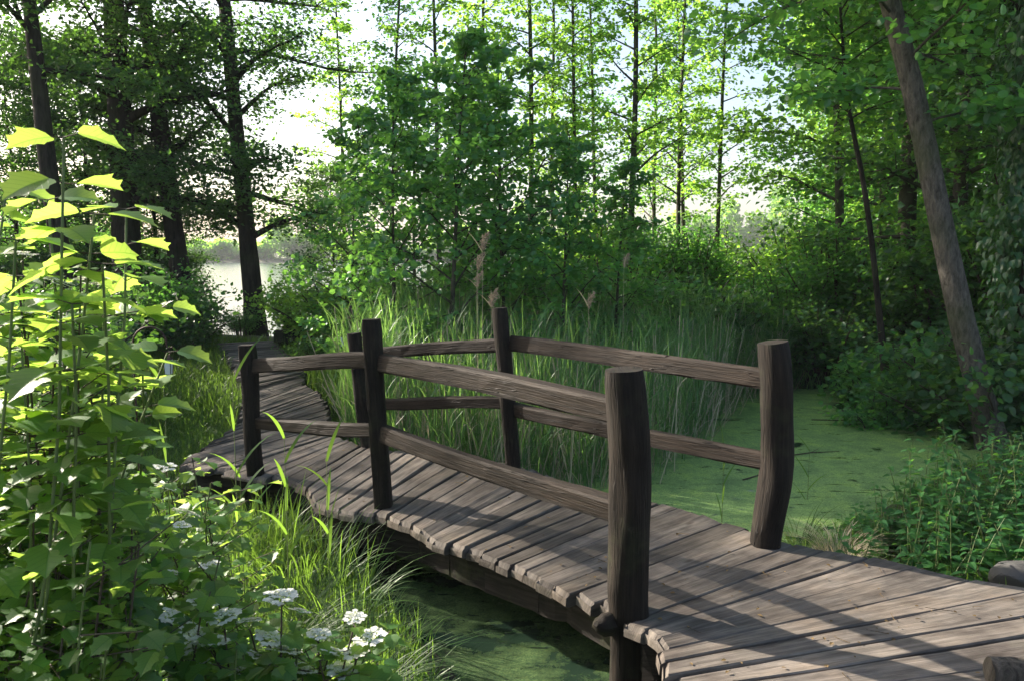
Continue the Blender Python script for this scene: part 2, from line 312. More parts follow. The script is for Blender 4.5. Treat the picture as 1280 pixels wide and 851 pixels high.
def duckmat():
    m = mat('duckweed_water'); tc = nd(m, 'ShaderNodeTexCoord'); L = m.node_tree.links
    big = nd(m, 'ShaderNodeTexNoise', Vector=tc.outputs['Object'], Scale=.55, Detail=9, Roughness=.62, Distortion=1.2)
    fine = nd(m, 'ShaderNodeTexVoronoi', Vector=tc.outputs['Object'], Scale=120)
    mid = nd(m, 'ShaderNodeTexNoise', Vector=tc.outputs['Object'], Scale=3.2, Detail=8, Roughness=.7)
    st = nd(m, 'ShaderNodeMapping', Vector=tc.outputs['Object'], Scale=(1.2, 5, 1), Rotation=(0, 0, .3))
    streak = nd(m, 'ShaderNodeTexNoise', Vector=st.outputs[0], Scale=2.2, Detail=7, Roughness=.7, Distortion=.8)
    dc = ramp(m, fine.outputs['Color'], [(.1, (.08, .165, .05)), (.5, (.18, .30, .085)), (.9, (.29, .41, .13))])
    tint = ramp(m, mid.outputs[0], [(.3, (.45, .52, .55)), (.5, (.95, .95, .95)), (.68, (1.35, 1.25, .9))])
    mu = nd(m, 'ShaderNodeMix', _data_type='RGBA', _blend_type='MULTIPLY'); mu.inputs[0].default_value = 1; L.new(dc, mu.inputs[6]); L.new(tint, mu.inputs[7])
    weed = nd(m, 'ShaderNodeBsdfPrincipled', Base_Color=mu.outputs[2], Roughness=.6)
    bp = nd(m, 'ShaderNodeBump', Height=fine.outputs['Distance'], Strength=.4, Distance=.004); L.new(bp.outputs[0], weed.inputs['Normal'])
    wat = nd(m, 'ShaderNodeBsdfPrincipled', Base_Color=(.012, .026, .018, 1), Roughness=.08)
    # open water in streaks and towards the edge under the bridge
    sx = nd(m, 'ShaderNodeSeparateXYZ', Vector=tc.outputs['Object'])
    s1 = nd(m, 'ShaderNodeMapRange', Value=streak.outputs[0]); s1.inputs['From Min'].default_value = .605; s1.inputs['From Max'].default_value = .635
    b1 = nd(m, 'ShaderNodeMapRange', Value=big.outputs[0]); b1.inputs['From Min'].default_value = .60; b1.inputs['From Max'].default_value = .64
    mxm = nd(m, 'ShaderNodeMath', _operation='MAXIMUM', i0=s1.outputs[0], i1=b1.outputs[0])
    # left of the bridge the surface mixes towards the dark water colour
    thin = nd(m, 'ShaderNodeMath', _operation='ADD', i0=sx.outputs[0], i1=sx.outputs[1])
    t2 = nd(m, 'ShaderNodeMapRange', Value=thin.outputs[0]); t2.inputs['From Min'].default_value = 4.6; t2.inputs['From Max'].default_value = 5.4; t2.inputs['To Min'].default_value = .66; t2.inputs['To Max'].default_value = 0
    ns = nd(m, 'ShaderNodeMapRange', Value=mid.outputs[0]); ns.inputs['From Min'].default_value = .35; ns.inputs['From Max'].default_value = .6; ns.inputs['To Min'].default_value = .8; ns.inputs['To Max'].default_value = 1.5
    t3 = nd(m, 'ShaderNodeMath', _operation='MULTIPLY', i0=t2.outputs[0], i1=ns.outputs[0])
    fa = nd(m, 'ShaderNodeMath', _operation='ADD', _use_clamp=True, i0=mxm.outputs[0], i1=t3.outputs[0])
    mx = nd(m, 'ShaderNodeMixShader', Fac=fa.outputs[0], i1=weed.outputs[0], i2=wat.outputs[0])
    nd(m, 'ShaderNodeOutputMaterial', Surface=mx.outputs[0]); return m
def lakemat():
    m = mat('lake_surface'); tc = nd(m, 'ShaderNodeTexCoord')
    mp = nd(m, 'ShaderNodeMapping', Vector=tc.outputs['Object'], Scale=(.8, 2.4, 1))
    n = nd(m, 'ShaderNodeTexNoise', Vector=mp.outputs[0], Scale=1.2, Detail=6)
    bp = nd(m, 'ShaderNodeBump', Height=n.outputs[0], Strength=.25, Distance=.08)
    p = nd(m, 'ShaderNodeBsdfPrincipled', Base_Color=(.05, .065, .06, 1), Roughness=.12, Normal=bp.outputs[0])
    nd(m, 'ShaderNodeOutputMaterial', Surface=p.outputs[0]); return m
M_ground, M_duck, M_lake = groundmat(), duckmat(), lakemat()

# ------------------------------------------------------------------ layout
# deck stations: left edge point / right edge point on the deck plane, from behind the camera's feet out to the lake
ST = [((-.55, .2), (2.2, -.3)), ((.05, 1.3), (2.75, 1.3)), ((.42, 2.2), (2.9, 2.5)), ((.62, 2.95), (2.80, 3.62)), ((.64, 3.12), (2.42, 3.84)), ((.60, 3.27), (2.06, 4.10)),
      ((.50, 3.38), (1.78, 4.30)), ((.40, 3.56), (1.56, 4.47)), ((.24, 3.80), (1.32, 4.72)), ((.06, 3.98), (1.06, 5.02)), ((-.2, 4.22), (.72, 5.34)), ((-.42, 4.45), (.36, 5.70)),
      ((-.62, 4.68), (.02, 6.12)), ((-.86, 4.85), (-.36, 6.32)), ((-1.06, 4.93), (-.66, 6.46)), ((-1.30, 5.12), (-.98, 6.58)), ((-1.46, 5.46), (-1.24, 6.70)), ((-1.80, 5.72), (-1.42, 6.86)), ((-2.12, 5.88), (-1.60, 7.10)),
      ((-2.58, 6.02), (-1.76, 7.55)), ((-2.62, 6.6), (-1.88, 8.0)), ((-2.64, 7.07), (-2.06, 8.7)), ((-2.68, 7.7), (-2.3, 9.4)), ((-2.95, 8.6), (-2.66, 10.0)), ((-3.3, 9.7), (-2.85, 10.9)),
      ((-3.75, 10.8), (-3.12, 11.6)), ((-4.3, 12.1), (-3.6, 12.8)), ((-5.0, 13.6), (-4.2, 14.2)), ((-5.6, 15.0), (-4.7, 15.6))]
SL = np.array([a for a, b in ST]); SR = np.array([b for a, b in ST])
PATH = np.concatenate([SL, SR[::-1]])
POND = np.array([(-.3, 1.9), (-.22, 3.6), (-.62, 4.45), (-.95, 5.0), (-1.35, 5.7), (-1.35, 7.2), (-1.2, 9), (.2, 11), (2.6, 12.4), (4.5, 12.7), (6.0, 12.6), (6.8, 11), (6.6, 9.4), (5.6, 8.5), (4.4, 7.6), (3.2, 6.6), (2.3, 5.7), (1.75, 4.9), (1.2, 3.6), (.75, 2.4), (.4, 1.5)])
def inside(P, poly):
    x, y = P[:, 0], P[:, 1]; r = np.zeros(len(P), bool)
    for i in range(len(poly)):
        x0, y0 = poly[i]; x1, y1 = poly[i-1]
        c = ((y0 > y) != (y1 > y)) & (x < (x1-x0)*(y-y0)/((y1-y0) if y1 != y0 else 1e-9)+x0)
        r ^= c
    return r
def sdist(P, poly):
    d = np.full(len(P), 1e9)
    for i in range(len(poly)):
        a = poly[i-1]; b = poly[i]; ab = b-a; t = np.clip(((P-a)@ab)/(ab@ab), 0, 1)
        d = np.minimum(d, np.linalg.norm(P-(a+t[:, None]*ab), axis=1))
    return np.where(inside(P, poly), -d, d)
def shore(x): return np.interp(x, [-300, -40, -18, -9, -5, 0, 4, 8, 12, 16, 22, 60], [90, 34, 23, 19, 18, 19, 22, 27, 36, 50, 75, 250])
def sstep(a, b, x): t = np.clip((x-a)/(b-a), 0, 1); return t*t*(3-2*t)
WATER = -.5
def ground(P):
    P = np.asarray(P, float)[:, :2]; x, y = P[:, 0], P[:, 1]
    near = (np.abs(x) < 15) & (y > -5) & (y < 20)
    d = np.full(len(P), 10.); d[near] = sdist(P[near], POND)
    z = -.95+.62*sstep(-.7, .35, d)+.14*sstep(.3, 3.5, d)+.10*sstep(3, 9, d)
    z += .035*np.sin(3.1*x+1.3*y)*np.sin(2.7*y-.8*x)+.02*np.sin(7.3*x+2)*np.sin(6.1*y+1)
    dl = y-shore(x); far = (y > 255)
    z = np.where(far, .3+np.minimum(6, (y-255)*.03), z-(1.2*sstep(-1.0, 1.6, dl)))
    return z

def lin(a, b, s): return np.arange(a, b, s)
gx = np.concatenate([[-900, -500, -300, -180, -110, -70], lin(-50, -12, 2), lin(-12, -6, .4), lin(-6, 8, .12), lin(8, 14, .4), lin(14, 50, 2), [70, 110, 180, 300, 500, 900]])
gy = np.concatenate([[-60, -30, -15, -8, -5], lin(-3, 15, .12), lin(15, 24, .35), lin(24, 60, 1.5), lin(60, 110, 5), [130, 170, 210, 240, 250, 256, 262, 280, 330, 450, 700, 1100]])
X, Y = np.meshgrid(gx, gy); XY = np.stack([X.ravel(), Y.ravel()], 1)
GZ = ground(XY); nx, ny = len(gx), len(gy)
i, j = np.meshgrid(np.arange(ny-1), np.arange(nx-1), indexing='ij')
F = np.stack([i*nx+j, i*nx+j+1, (i+1)*nx+j+1, (i+1)*nx+j], -1).reshape(-1, 4)
mb = MB(); mb.add(np.c_[XY, GZ], F); tag(mb.build('ground', M_ground, smooth=True), kind='structure')
mb = MB(); mb.add([(-3, -2, WATER), (16, -2, WATER), (16, 15.5, WATER), (-3, 15.5, WATER)], [[0, 1, 2, 3]]); tag(mb.build('pond_water', M_duck), kind='structure')
mb = MB(); mb.add([(-900, 16.5, WATER), (900, 16.5, WATER), (900, 262, WATER), (-900, 262, WATER)], [[0, 1, 2, 3]]); tag(mb.build('lake_water', M_lake), kind='structure')
def gz(x, y): return float(ground(np.array([[x, y]]))[0])

# ------------------------------------------------------------------ the boardwalk
rng = np.random.default_rng(7)
def plank(mb, a, b, c, d, th, rough=1.0, z0=0.0):
    """plank with left end a-d and right end b-c (a,b nearer the viewer); rounded edges, wavy sides, rough ends"""
    K = 13; t = np.linspace(0, 1, K)
    ln = np.linalg.norm((np.array(b)-np.array(a))[:2]); ul = (np.array(b)-np.array(a))/ln; wv = np.array([-ul[1], ul[0]])
    ph = rng.uniform(0, 6.28, 8)
    e0 = .0035*rough*(np.sin(t*ln*3.1+ph[0])+.5*np.sin(t*ln*8+ph[1])); e1 = .005*rough*(np.sin(t*ln*2.7+ph[2])+.6*np.sin(t*ln*9+ph[3]))
    n0 = np.array(a)[None]+t[:, None]*(np.array(b)-np.array(a))[None]+e0[:, None]*wv
    n1 = np.array(d)[None]+t[:, None]*(np.array(c)-np.array(d))[None]+e1[:, None]*wv
    wd = np.linalg.norm(n1-n0, axis=1)
    zt = z0+.004*np.sin(t*ln*1.6+ph[4])+rng.normal(0, .0025); tw = rng.normal(0, .004)
    # cross-section (fraction across, metres in, z)
    sec = [(0, .0, -1), (0, 0, -.35), (0, .001, -.09), (0, .007, 0), (.33, 0, .0), (.66, 0, .0), (1, -.007, 0), (1, -.001, -.09), (1, 0, -.35), (1, 0, -1)]
    V = []
    for (f, inn, zz) in sec:
        p = n0+(n1-n0)*f+inn*wv
        z = zt+tw*(f-.5)*2+(zz*th)
        if zz == 0 and f in (.33, .66): z = z+.0015*np.sin(t*9+ph[5]+f*4)
        V.append(np.c_[p, z])
    V = np.stack(V, 1)       # K, S, 3
    S = len(sec)
    # rounded, chipped ends
    for e, sgn in ((0, 1), (K-1, -1)):
        V[e, :, 2] = np.where(np.arange(S) % 9 > 0, V[e, :, 2]-.010*rough*rng.random(), V[e, :, 2])
        V[e, 3:7, 2] -= .020; V[e, 2:8, 2] -= .006; V[e, [0, 9], 2] += .012; V[e, :, :2] += ul*sgn*(.004*rng.random((S, 1))+.008*(np.array([0, .2, .5, 1, .8, .8, 1, .5, .2, 0])[:, None]))
        k2 = 1 if e == 0 else K-2; V[k2, :, :2] = V[e, :, :2]+ul*sgn*.022
    L = t*ln; L[1] = .02; L[-2] = ln-.02
    acr = np.array([s[0] for s in sec])*wd.mean()+np.array([-.05, -.02, -.01, 0, 0, 0, 0, .01, .02, .05])
    uv = np.stack([np.broadcast_to(L[:, None], (K, S)), np.broadcast_to(acr[None], (K, S))], -1)+rng.uniform(0, 50, 2)
    k, s = np.meshgrid(np.arange(K-1), np.arange(S), indexing='ij'); s2 = (s+1) % S
    F = np.stack([k*S+s, (k+1)*S+s, (k+1)*S+s2, k*S+s2], -1).reshape(-1, 4)
    mb.add(V.reshape(-1, 3), F, uv.reshape(-1, 2))
    # end caps share vertices
    o = -K*S
    for e in (0, K-1):
        q = [e*S+i for i in range(S)]
        f4 = np.array([[q[0], q[9], q[8], q[1]], [q[1], q[8], q[7], q[2]], [q[2], q[7], q[6], q[3]], [q[3], q[6], q[5], q[4]]])
        if e: f4 = f4[:, ::-1]
        mb.f.append(f4+mb.n-K*S); mb.mi.append(np.zeros(4, int))
cent = (SL+SR)/2
# arc length along the middle between stations
mid = (SL+SR)/2; arc = np.concatenate([[0], np.cumsum(np.linalg.norm(np.diff(mid, axis=0), axis=1))])
def station(s):
    return np.array([np.interp(s, arc, SL[:, 0]), np.interp(s, arc, SL[:, 1])]), np.array([np.interp(s, arc, SR[:, 0]), np.interp(s, arc, SR[:, 1])])
bridge = thing('boardwalk', 'weathered grey plank boardwalk curving over the green pond towards the lake', 'boardwalk')
mb = MB(); s = 0.0; s_near = arc[6]; s_b = arc[16]
prev = None; pl_ct = 0
while s < arc[-1]-.3:
    wdt = rng.uniform(.15, .205) if s < s_near else rng.uniform(.115, .165) if s < s_b else rng.uniform(.10, .14)
    a, b = station(s); d, c = station(min(s+wdt, arc[-1])); gap = .006+.009*rng.random()**2
    ov = rng.uniform(-.015, .03, 2)+np.array([.022*math.sin(s*5.5)+.015*math.sin(s*11), .02*math.sin(s*4)]) if s < arc[18] else rng.uniform(-.05, .06, 2)
    ul = (b-a)/np.linalg.norm(b-a); a2, b2 = a-ul*ov[0], b+ul*ov[1]; u2 = (c-d)/np.linalg.norm(c-d); d2, c2 = d-u2*(ov[0]+rng.normal(0, .008)), c+u2*(ov[1]+rng.normal(0, .008))
    n = np.array([-ul[1], ul[0]]); g2 = gap/2
    plank(mb, a2+n*g2, b2+n*g2, c2-n*g2, d2-n*g2, .068 if s < s_b else .05, 1.0)
    s += wdt
mb.build('deck', M_deck, bridge, smooth=False)
mb = MB()
def beam(mb, p, q, w_, h_, z, seg=8, wob=.006):
    p, q = np.array(p, float), np.array(q, float); t = np.linspace(0, 1, seg+1); u = (q-p)/np.linalg.norm(q-p); n = np.array([-u[1], u[0]])
    P = p+(q-p)*t[:, None]; V = []
    for (a, b) in ((-.5, 0), (.5, 0), (.5, -1), (-.5, -1)):
        V.append(np.c_[P+n*(a*w_+wob*rng.normal(size=(seg+1, 1))), z+b*h_+wob*rng.normal(size=seg+1)])
    V = np.stack(V, 1); L = t*np.linalg.norm(q-p); k, s = np.meshgrid(np.arange(seg), np.arange(4), indexing='ij')
    F = np.stack([k*4+s, k*4+(s+1) % 4, (k+1)*4+(s+1) % 4, (k+1)*4+s], -1).reshape(-1, 4)[:, ::-1]
    uv = np.stack([np.broadcast_to(L[:, None], (seg+1, 4)), np.broadcast_to(np.array([0, w_, w_+h_, 2*w_+h_])[None], (seg+1, 4))], -1)
    mb.add(V.reshape(-1, 3), np.concatenate([F, [[3, 2, 1, 0], [seg*4, seg*4+1, seg*4+2, seg*4+3]]]), uv.reshape(-1, 2))
def off(poly, k, frm, to):      # inset chain of stations
    out = []
    for i in range(frm, to+1):
        a, b = SL[i], SR[i]; u = (b-a)/np.linalg.norm(b-a); out.append(a+u*k if poly == 'L' else b-u*k)
    return out
for side, k in (('L', .17), ('R', .2)):
    ch = off(side, k, 6, 16)
    m2 = MB()
    for p, q in zip(ch[:-1], ch[1:]): beam(m2, p, q+(q-p)/np.linalg.norm(q-p)*.03, .11, .2, -.068, 4, .004)
    m2.build('support_beam', M_beam, bridge)
    ch = off(side, .14, 1, 6)
    m2 = MB()
    for p, q in zip(ch[:-1], ch[1:]): beam(m2, p, q, .12, .17, -.071, 4, .004)
    m2.build('support_beam', M_beam, bridge)
for side in 'LR':
    ch = off(side, .2, 16, 28); m2 = MB()
    for p, q in zip(ch[:-1], ch[1:]): beam(m2, p, q, .1, .14, -.06, 4, .004)
    m2.build('support_beam', M_beam, bridge)
for st_ in (3, 17):
    a, b = station(arc[st_]+.1); m2 = MB(); beam(m2, a+(b-a)*.07, b-(b-a)*.07, .14, .14, -.25, 6, .006); m2.build('cross_beam', M_beam, bridge)
# end block under the step in the deck beside the near post
m2 = MB(); beam(m2, (.60, 3.40), (.86, 3.30), .18, .2, -.07, 4, .008); m2.build('end_block', M_beam, bridge)

# leaf litter lying on the planks
r = np.random.default_rng(15); n = 2600; P = np.c_[r.uniform(-4, 3, n), r.uniform(2.4, 12, n)]; P = P[inside(P, PATH)]; P = P[sdist(P, PATH) < -.04][:420]
b = MB(); leaves(b, np.c_[P, np.full(len(P), .007)], np.c_[r.normal(size=(len(P), 2)), np.zeros(len(P))], np.c_[r.normal(0, .2, (len(P), 2)), np.ones(len(P))], r.uniform(.008, .028, len(P)), LEAF_MID)
P3 = np.c_[P[::4], np.full(len(P[::4]), .006)]; sticks(b, P3, P3+np.c_[r.normal(0, .035, (len(P3), 2)), np.full(len(P3), .002)], .0016, .001)
M_litter = leafmat('litter', (.03, .022, .012), (.20, .14, .07), (.2, .13, .05), .2, .8, .1); tag(b.build('leaf_litter', M_litter), kind='stuff')

# ------------------------------------------------------------------ railings
def square_post(mb, base, top, w_, n=16, sq=.75, wob=.01, seed=0, knots=(), z0=-.85, bulge=None):
    r = np.random.default_rng(seed); K = 30; t = np.linspace(0, 1, K)
    base = np.array(base, float); top = np.array(top, float); zz = z0+(top[2]-z0)*t
    u = (zz-base[2])/(top[2]-base[2]); P = base[None]+(top-base)[None]*u[:, None]; P[:, 2] = zz
    if bulge is not None: P[:, :2] += np.array(bulge)[None]*np.sin(np.clip(u, 0, 1)*math.pi)[:, None]
    an = np.arange(n)*2*math.pi/n; rad = w_/2
    super_ = 1/(np.abs(np.cos(an))**(2/(1-sq+.01)*1.0)+np.abs(np.sin(an))**(2/(1-sq+.01)*1.0))**((1-sq+.01)/2) if sq > 0 else np.ones(n)
    shp = np.broadcast_to(super_[None], (K, n)).copy()
    for _ in range(5):
        f, p1, m_, p2 = r.uniform(2, 9), r.uniform(0, 6.28), r.integers(1, 5), r.uniform(0, 6.28)
        shp += wob/rad*.5*np.sin(f*zz[:, None]*1.3+p1)*np.cos(m_*an[None]+p2)
    for (kz, ka, kr, kd) in knots:
        shp += kd/rad*np.exp(-((zz[:, None]-kz)/kr)**2-(np.angle(np.exp(1j*(an[None]-ka)))/.5)**2)
    shp[-1] *= .93
    # long drying cracks
    for _ in range(2):
        c = r.integers(0, n); shp[:, c] -= .05*np.clip(np.sin(zz*2+r.uniform(0, 6)), 0, 1)
    rings(mb, P, rad, n, True, shape=shp, rnd=r.uniform(0, 40, 2))
def rail(mb, p, q, w_, h_, sag=0.0, seed=0, taper=(1, 1)):
    r = np.random.default_rng(seed); p, q = np.array(p, float), np.array(q, float); K = 15; t = np.linspace(0, 1, K)
    ln = np.linalg.norm(q-p); u = (q-p)/ln; n = np.array([-u[1], u[0], 0]); n /= np.linalg.norm(n); up = np.cross(u, n); up *= np.sign(up[2])
    ph = r.uniform(0, 6.28, 6)
    P = p+(q-p)*t[:, None]; P[:, 2] += sag*4*t*(1-t)
    P += n*(.008*np.sin(t*5+ph[0]))[:, None]+up*(.006*np.sin(t*6+ph[1]))[:, None]
    tw = .10*np.sin(t*3+ph[2])
    sec = [(-.5, -.36), (-.5, .36), (-.38, .5), (0, .515), (.38, .5), (.5, .36), (.5, -.36), (.38, -.5), (-.38, -.5)]
    S = len(sec); V = []; tp = np.interp(t, [0, 1], taper)
    for si, (a, b) in enumerate(sec):
        wa = (1+.05*np.sin(t*7+ph[3]+si*.4))
        x = (a*w_*wa*np.cos(tw)-b*h_*tp*np.sin(tw)); z = (a*w_*np.sin(tw)+b*h_*tp*wa*np.cos(tw))
        V.append(P+n*x[:, None]+up*z[:, None])
    V = np.stack(V, 1); V += r.normal(0, .0012, V.shape)
    k, s = np.meshgrid(np.arange(K-1), np.arange(S), indexing='ij'); s2 = (s+1) % S
    F = np.stack([k*S+s, k*S+s2, (k+1)*S+s2, (k+1)*S+s], -1).reshape(-1, 4)
    per = np.concatenate([[0], np.cumsum([math.hypot((sec[i+1][0]-sec[i][0])*w_, (sec[i+1][1]-sec[i][1])*h_) for i in range(S-1)])])
    uv = np.stack([np.broadcast_to((t*ln)[:, None], (K, S)), np.broadcast_to(per[None], (K, S))], -1)+r.uniform(0, 40, 2)
    mb.add(V.reshape(-1, 3), F, uv.reshape(-1, 2))
    for e in (0, K-1):
        f = np.arange(S)[None]+e*S-K*S+mb.n
        mb.f.append(f if e else f[:, ::-1]); mb.mi.append(np.zeros(1, int))
BL1, BL2, BL3 = (-1.92, 5.82), (-.84, 5.05), (.53, 3.49)
BR1, BR2, BR3 = (-1.24, 6.71), (.01, 5.93), (1.44, 4.38)
near = thing('wooden_railing', 'dark wooden railing on the near side of the bridge, with the thick knotted post', 'railing', group='railings of the footbridge')
farr = thing('wooden_railing', 'dark wooden railing on the reed side of the bridge, with the rounded log post', 'railing', group='railings of the footbridge')
def post(par, *a, **k):
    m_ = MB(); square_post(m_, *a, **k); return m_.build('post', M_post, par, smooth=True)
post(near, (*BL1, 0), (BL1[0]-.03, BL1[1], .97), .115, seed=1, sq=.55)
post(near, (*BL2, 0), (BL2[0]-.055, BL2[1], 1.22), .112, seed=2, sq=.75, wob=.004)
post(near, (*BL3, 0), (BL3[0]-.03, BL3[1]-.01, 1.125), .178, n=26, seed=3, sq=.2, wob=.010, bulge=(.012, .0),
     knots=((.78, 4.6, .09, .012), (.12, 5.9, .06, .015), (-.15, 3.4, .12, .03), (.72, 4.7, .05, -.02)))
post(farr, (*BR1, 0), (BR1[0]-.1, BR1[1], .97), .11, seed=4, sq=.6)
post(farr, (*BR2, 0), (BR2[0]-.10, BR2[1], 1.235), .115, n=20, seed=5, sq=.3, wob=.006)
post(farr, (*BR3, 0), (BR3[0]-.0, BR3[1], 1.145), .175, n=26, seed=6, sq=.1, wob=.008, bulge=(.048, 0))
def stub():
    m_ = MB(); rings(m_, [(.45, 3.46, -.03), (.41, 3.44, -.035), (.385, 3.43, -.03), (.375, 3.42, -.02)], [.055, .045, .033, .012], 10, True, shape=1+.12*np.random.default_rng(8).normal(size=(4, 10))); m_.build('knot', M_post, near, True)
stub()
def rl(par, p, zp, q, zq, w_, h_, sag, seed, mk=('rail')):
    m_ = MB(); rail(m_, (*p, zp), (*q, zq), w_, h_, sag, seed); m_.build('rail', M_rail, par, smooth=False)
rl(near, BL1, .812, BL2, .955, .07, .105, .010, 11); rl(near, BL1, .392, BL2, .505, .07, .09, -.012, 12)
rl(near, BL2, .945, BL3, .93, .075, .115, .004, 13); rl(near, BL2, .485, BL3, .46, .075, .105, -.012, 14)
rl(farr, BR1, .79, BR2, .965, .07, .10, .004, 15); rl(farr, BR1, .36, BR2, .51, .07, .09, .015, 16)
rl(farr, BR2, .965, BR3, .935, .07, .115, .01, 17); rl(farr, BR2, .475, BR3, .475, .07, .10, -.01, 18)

# fallen log at the near edge of the deck, rock beside the deck
def log(name, p, q, r0, label, m_=None, par=None, seed=0):
    r = np.random.default_rng(seed); K = 10; P = np.array(p)+(np.array(q)-np.array(p))*np.linspace(0, 1, K)[:, None]; P[:, 2] += .012*r.normal(size=K)
    b = MB(); rings(b, P, r0*(1+.08*r.normal(size=K)), 16, True, shape=1+.05*r.normal(size=(K, 16))); o = b.build(name, m_ or M_bark3, smooth=True); return tag(o, label, 'log')
lg = pz(1236, 838, .06); log('log', (lg[0], lg[1], .058), (lg[0]+.8, lg[1]-.12, .06), .055, 'short brown log lying on the deck at the near right corner', M_bark3)
def rock(loc, s, label, seed):
    import bmesh
    bm = bmesh.new(); bmesh.ops.create_icosphere(bm, subdivisions=4, radius=1); r = np.random.default_rng(seed); ax = norm(r.normal(size=(9, 3))); k = r.uniform(.7, .95, 9)
    for v in bm.verts:
        c = np.array(v.co)
        for a, q in zip(ax, k):
            d = c@a
            if d > q: c = c-a*(d-q)*.85
        c = c*(1+.02*math.sin(c[0]*9+c[1]*7)); v.co = (c[0]*s[0], c[1]*s[1], c[2]*s[2])
    me = bpy.data.meshes.new('rock'); bm.to_mesh(me); bm.free(); me.materials.append(plain('grey_stone', (.06, .058, .054), .85))
    o = link('rock', me); o.location = loc; return tag(o, label, 'rock')
rk = pz(1283, 718, -.05); rock((rk[0]+.03, rk[1]+.1, -.12), (.15, .12, .11), 'grey rock on the bank beside the right edge of the deck', 3)
log('fallen_trunk', (-4.5, 15.0, .05), (-2.4, 15.4, .05), .16, 'dark fallen trunk across the far end of the boardwalk by the lake', M_bark, seed=4)

# ------------------------------------------------------------------ trees
def prof(t, kind):
    if kind == 'oval': return math.sin(math.pi*min(1, .12+.85*t))**.7
    if kind == 'spire': return (1-t)**.75*(.35+.65*min(1, t*4))+.06
    if kind == 'tall': return .45+.55*math.sin(math.pi*(.1+.8*t))
    return 1-.75*t
def tree_meshes(seed, H, r0, R, clo, nl, nleaf, ls, T=LEAF_FAR, leafm=None, bark=None, lean=(0, 0), pts=None, elev=(.15, .7), spread=.3, flat=.5, kind='tall', droop=.15, taper=.85, inter=False, upn=.7, sub=9, lr=.42):
    r = np.random.default_rng(seed); K = 16; t = np.linspace(0, 1, K)
    if pts is None:
        ph = r.uniform(0, 6.28, 4); wb = .012*H
        P = np.c_[lean[0]*t+wb*np.sin(t*3.3+ph[0])*t+.4*wb*np.sin(t*9+ph[1])*t, lean[1]*t+wb*np.sin(t*2.9+ph[2])*t, H*t-.35*(t == 0)]
    else:
        q = np.array(pts, float); s_ = np.linspace(0, 1, len(q)); P = np.stack([np.interp(t, s_, q[:, i]) for i in range(3)], 1)
        for _ in range(2): P[1:-1] = (P[:-2]+2*P[1:-1]+P[2:])/4
    rad = r0*(1-taper*t)+r0*.55*np.exp(-t*H/.35)
    tb = MB(); rings(tb, P, rad, 14, True, shape=1+.05*r.normal(size=(K, 14))*np.linspace(1, .4, K)[:, None])
    anc, adir, aw = [], [], []; SA, SB, sa, sb = [], [], [], []
    for i in range(nl):
        tt = clo+(1-clo)*((i+r.random()*.8)/nl)*.98; b = np.array([np.interp(tt, t, P[:, k]) for k in range(3)])
        az = i*2.4+r.uniform(-.5, .5); el = r.uniform(*elev)+.25*tt
        L = R*prof((tt-clo)/(1-clo+1e-6), kind)*r.uniform(.6, 1.15); rr = max(.008, float(np.interp(tt, t, rad))*lr)
        s_ = np.linspace(0, 1, 7); dh = np.array([math.cos(az), math.sin(az), 0.]); sd = np.array([-dh[1], dh[0], 0])
        Q = b+dh*(L*math.cos(el)*s_)[:, None]+sd*(L*.1*np.sin(s_*3+r.uniform(0, 6)))[:, None]*s_[:, None]
        Q[:, 2] += L*math.sin(el)*s_-droop*L*s_**2+.03*L*np.sin(s_*7+r.uniform(0, 6))*s_
        rings(tb, Q, rr*(1-s_*.85)+.003, 6, False)
        for j in range(sub):
            u = r.uniform(.2, 1); c = np.array([np.interp(u, s_, Q[:, k]) for k in range(3)])
            a2 = az+r.choice([-1, 1])*r.uniform(.4, 1.2)*(1 if u < .95 else .3); l2 = L*r.uniform(.16, .38)*(1.2-u*.5)
            d2 = np.array([math.cos(a2), math.sin(a2), r.uniform(-.15, .45)]); e = c+d2*l2
            SA.append(c); SB.append(e); sa.append(rr*.25+.003); sb.append(.002)
            for q in np.linspace(.25, 1, 5): anc.append(c+(e-c)*q); adir.append(d2); aw.append(l2)
    sticks(tb, SA, SB, np.array(sa), np.array(sb))
    anc = np.array(anc); adir = np.array(adir); aw = np.array(aw)
    lb = MB(); idx = r.integers(0, len(anc), nleaf); sp = r.normal(size=(nleaf, 3))*np.array([1, 1, flat])*spread*(.4+.6*(aw[idx]/aw.mean()))[:, None]
    Pp = anc[idx]+sp; D = adir[idx]*.6+r.normal(size=(nleaf, 3))*np.array([1, 1, .45]); D[:, 2] -= .2
    Nn = r.normal(size=(nleaf, 3))*(1-upn*.6)+np.array([0, 0, upn])
    leaves(lb, Pp, D, Nn, ls*r.uniform(.6, 1.25, nleaf), T)
    return tb.mesh('trunk', bark or M_bark2, True), lb.mesh('crown', leafm or ML_mid)
def tree(name, meshes, loc, label, cat='tree', rz=0, s=1.0, group=None, parts=('trunk', 'crown')):
    o = thing(name, label, cat, loc, rz, group); o.scale = (s, s, s) if not hasattr(s, '__len__') else s
    link(parts[0], meshes[0], o); link(parts[1], meshes[1], o); return o
def at(xp, Y, z=None):
    x = (xp-640)/995*Y*1.0
    return (x, Y, gz(x, Y) if z is None else z)

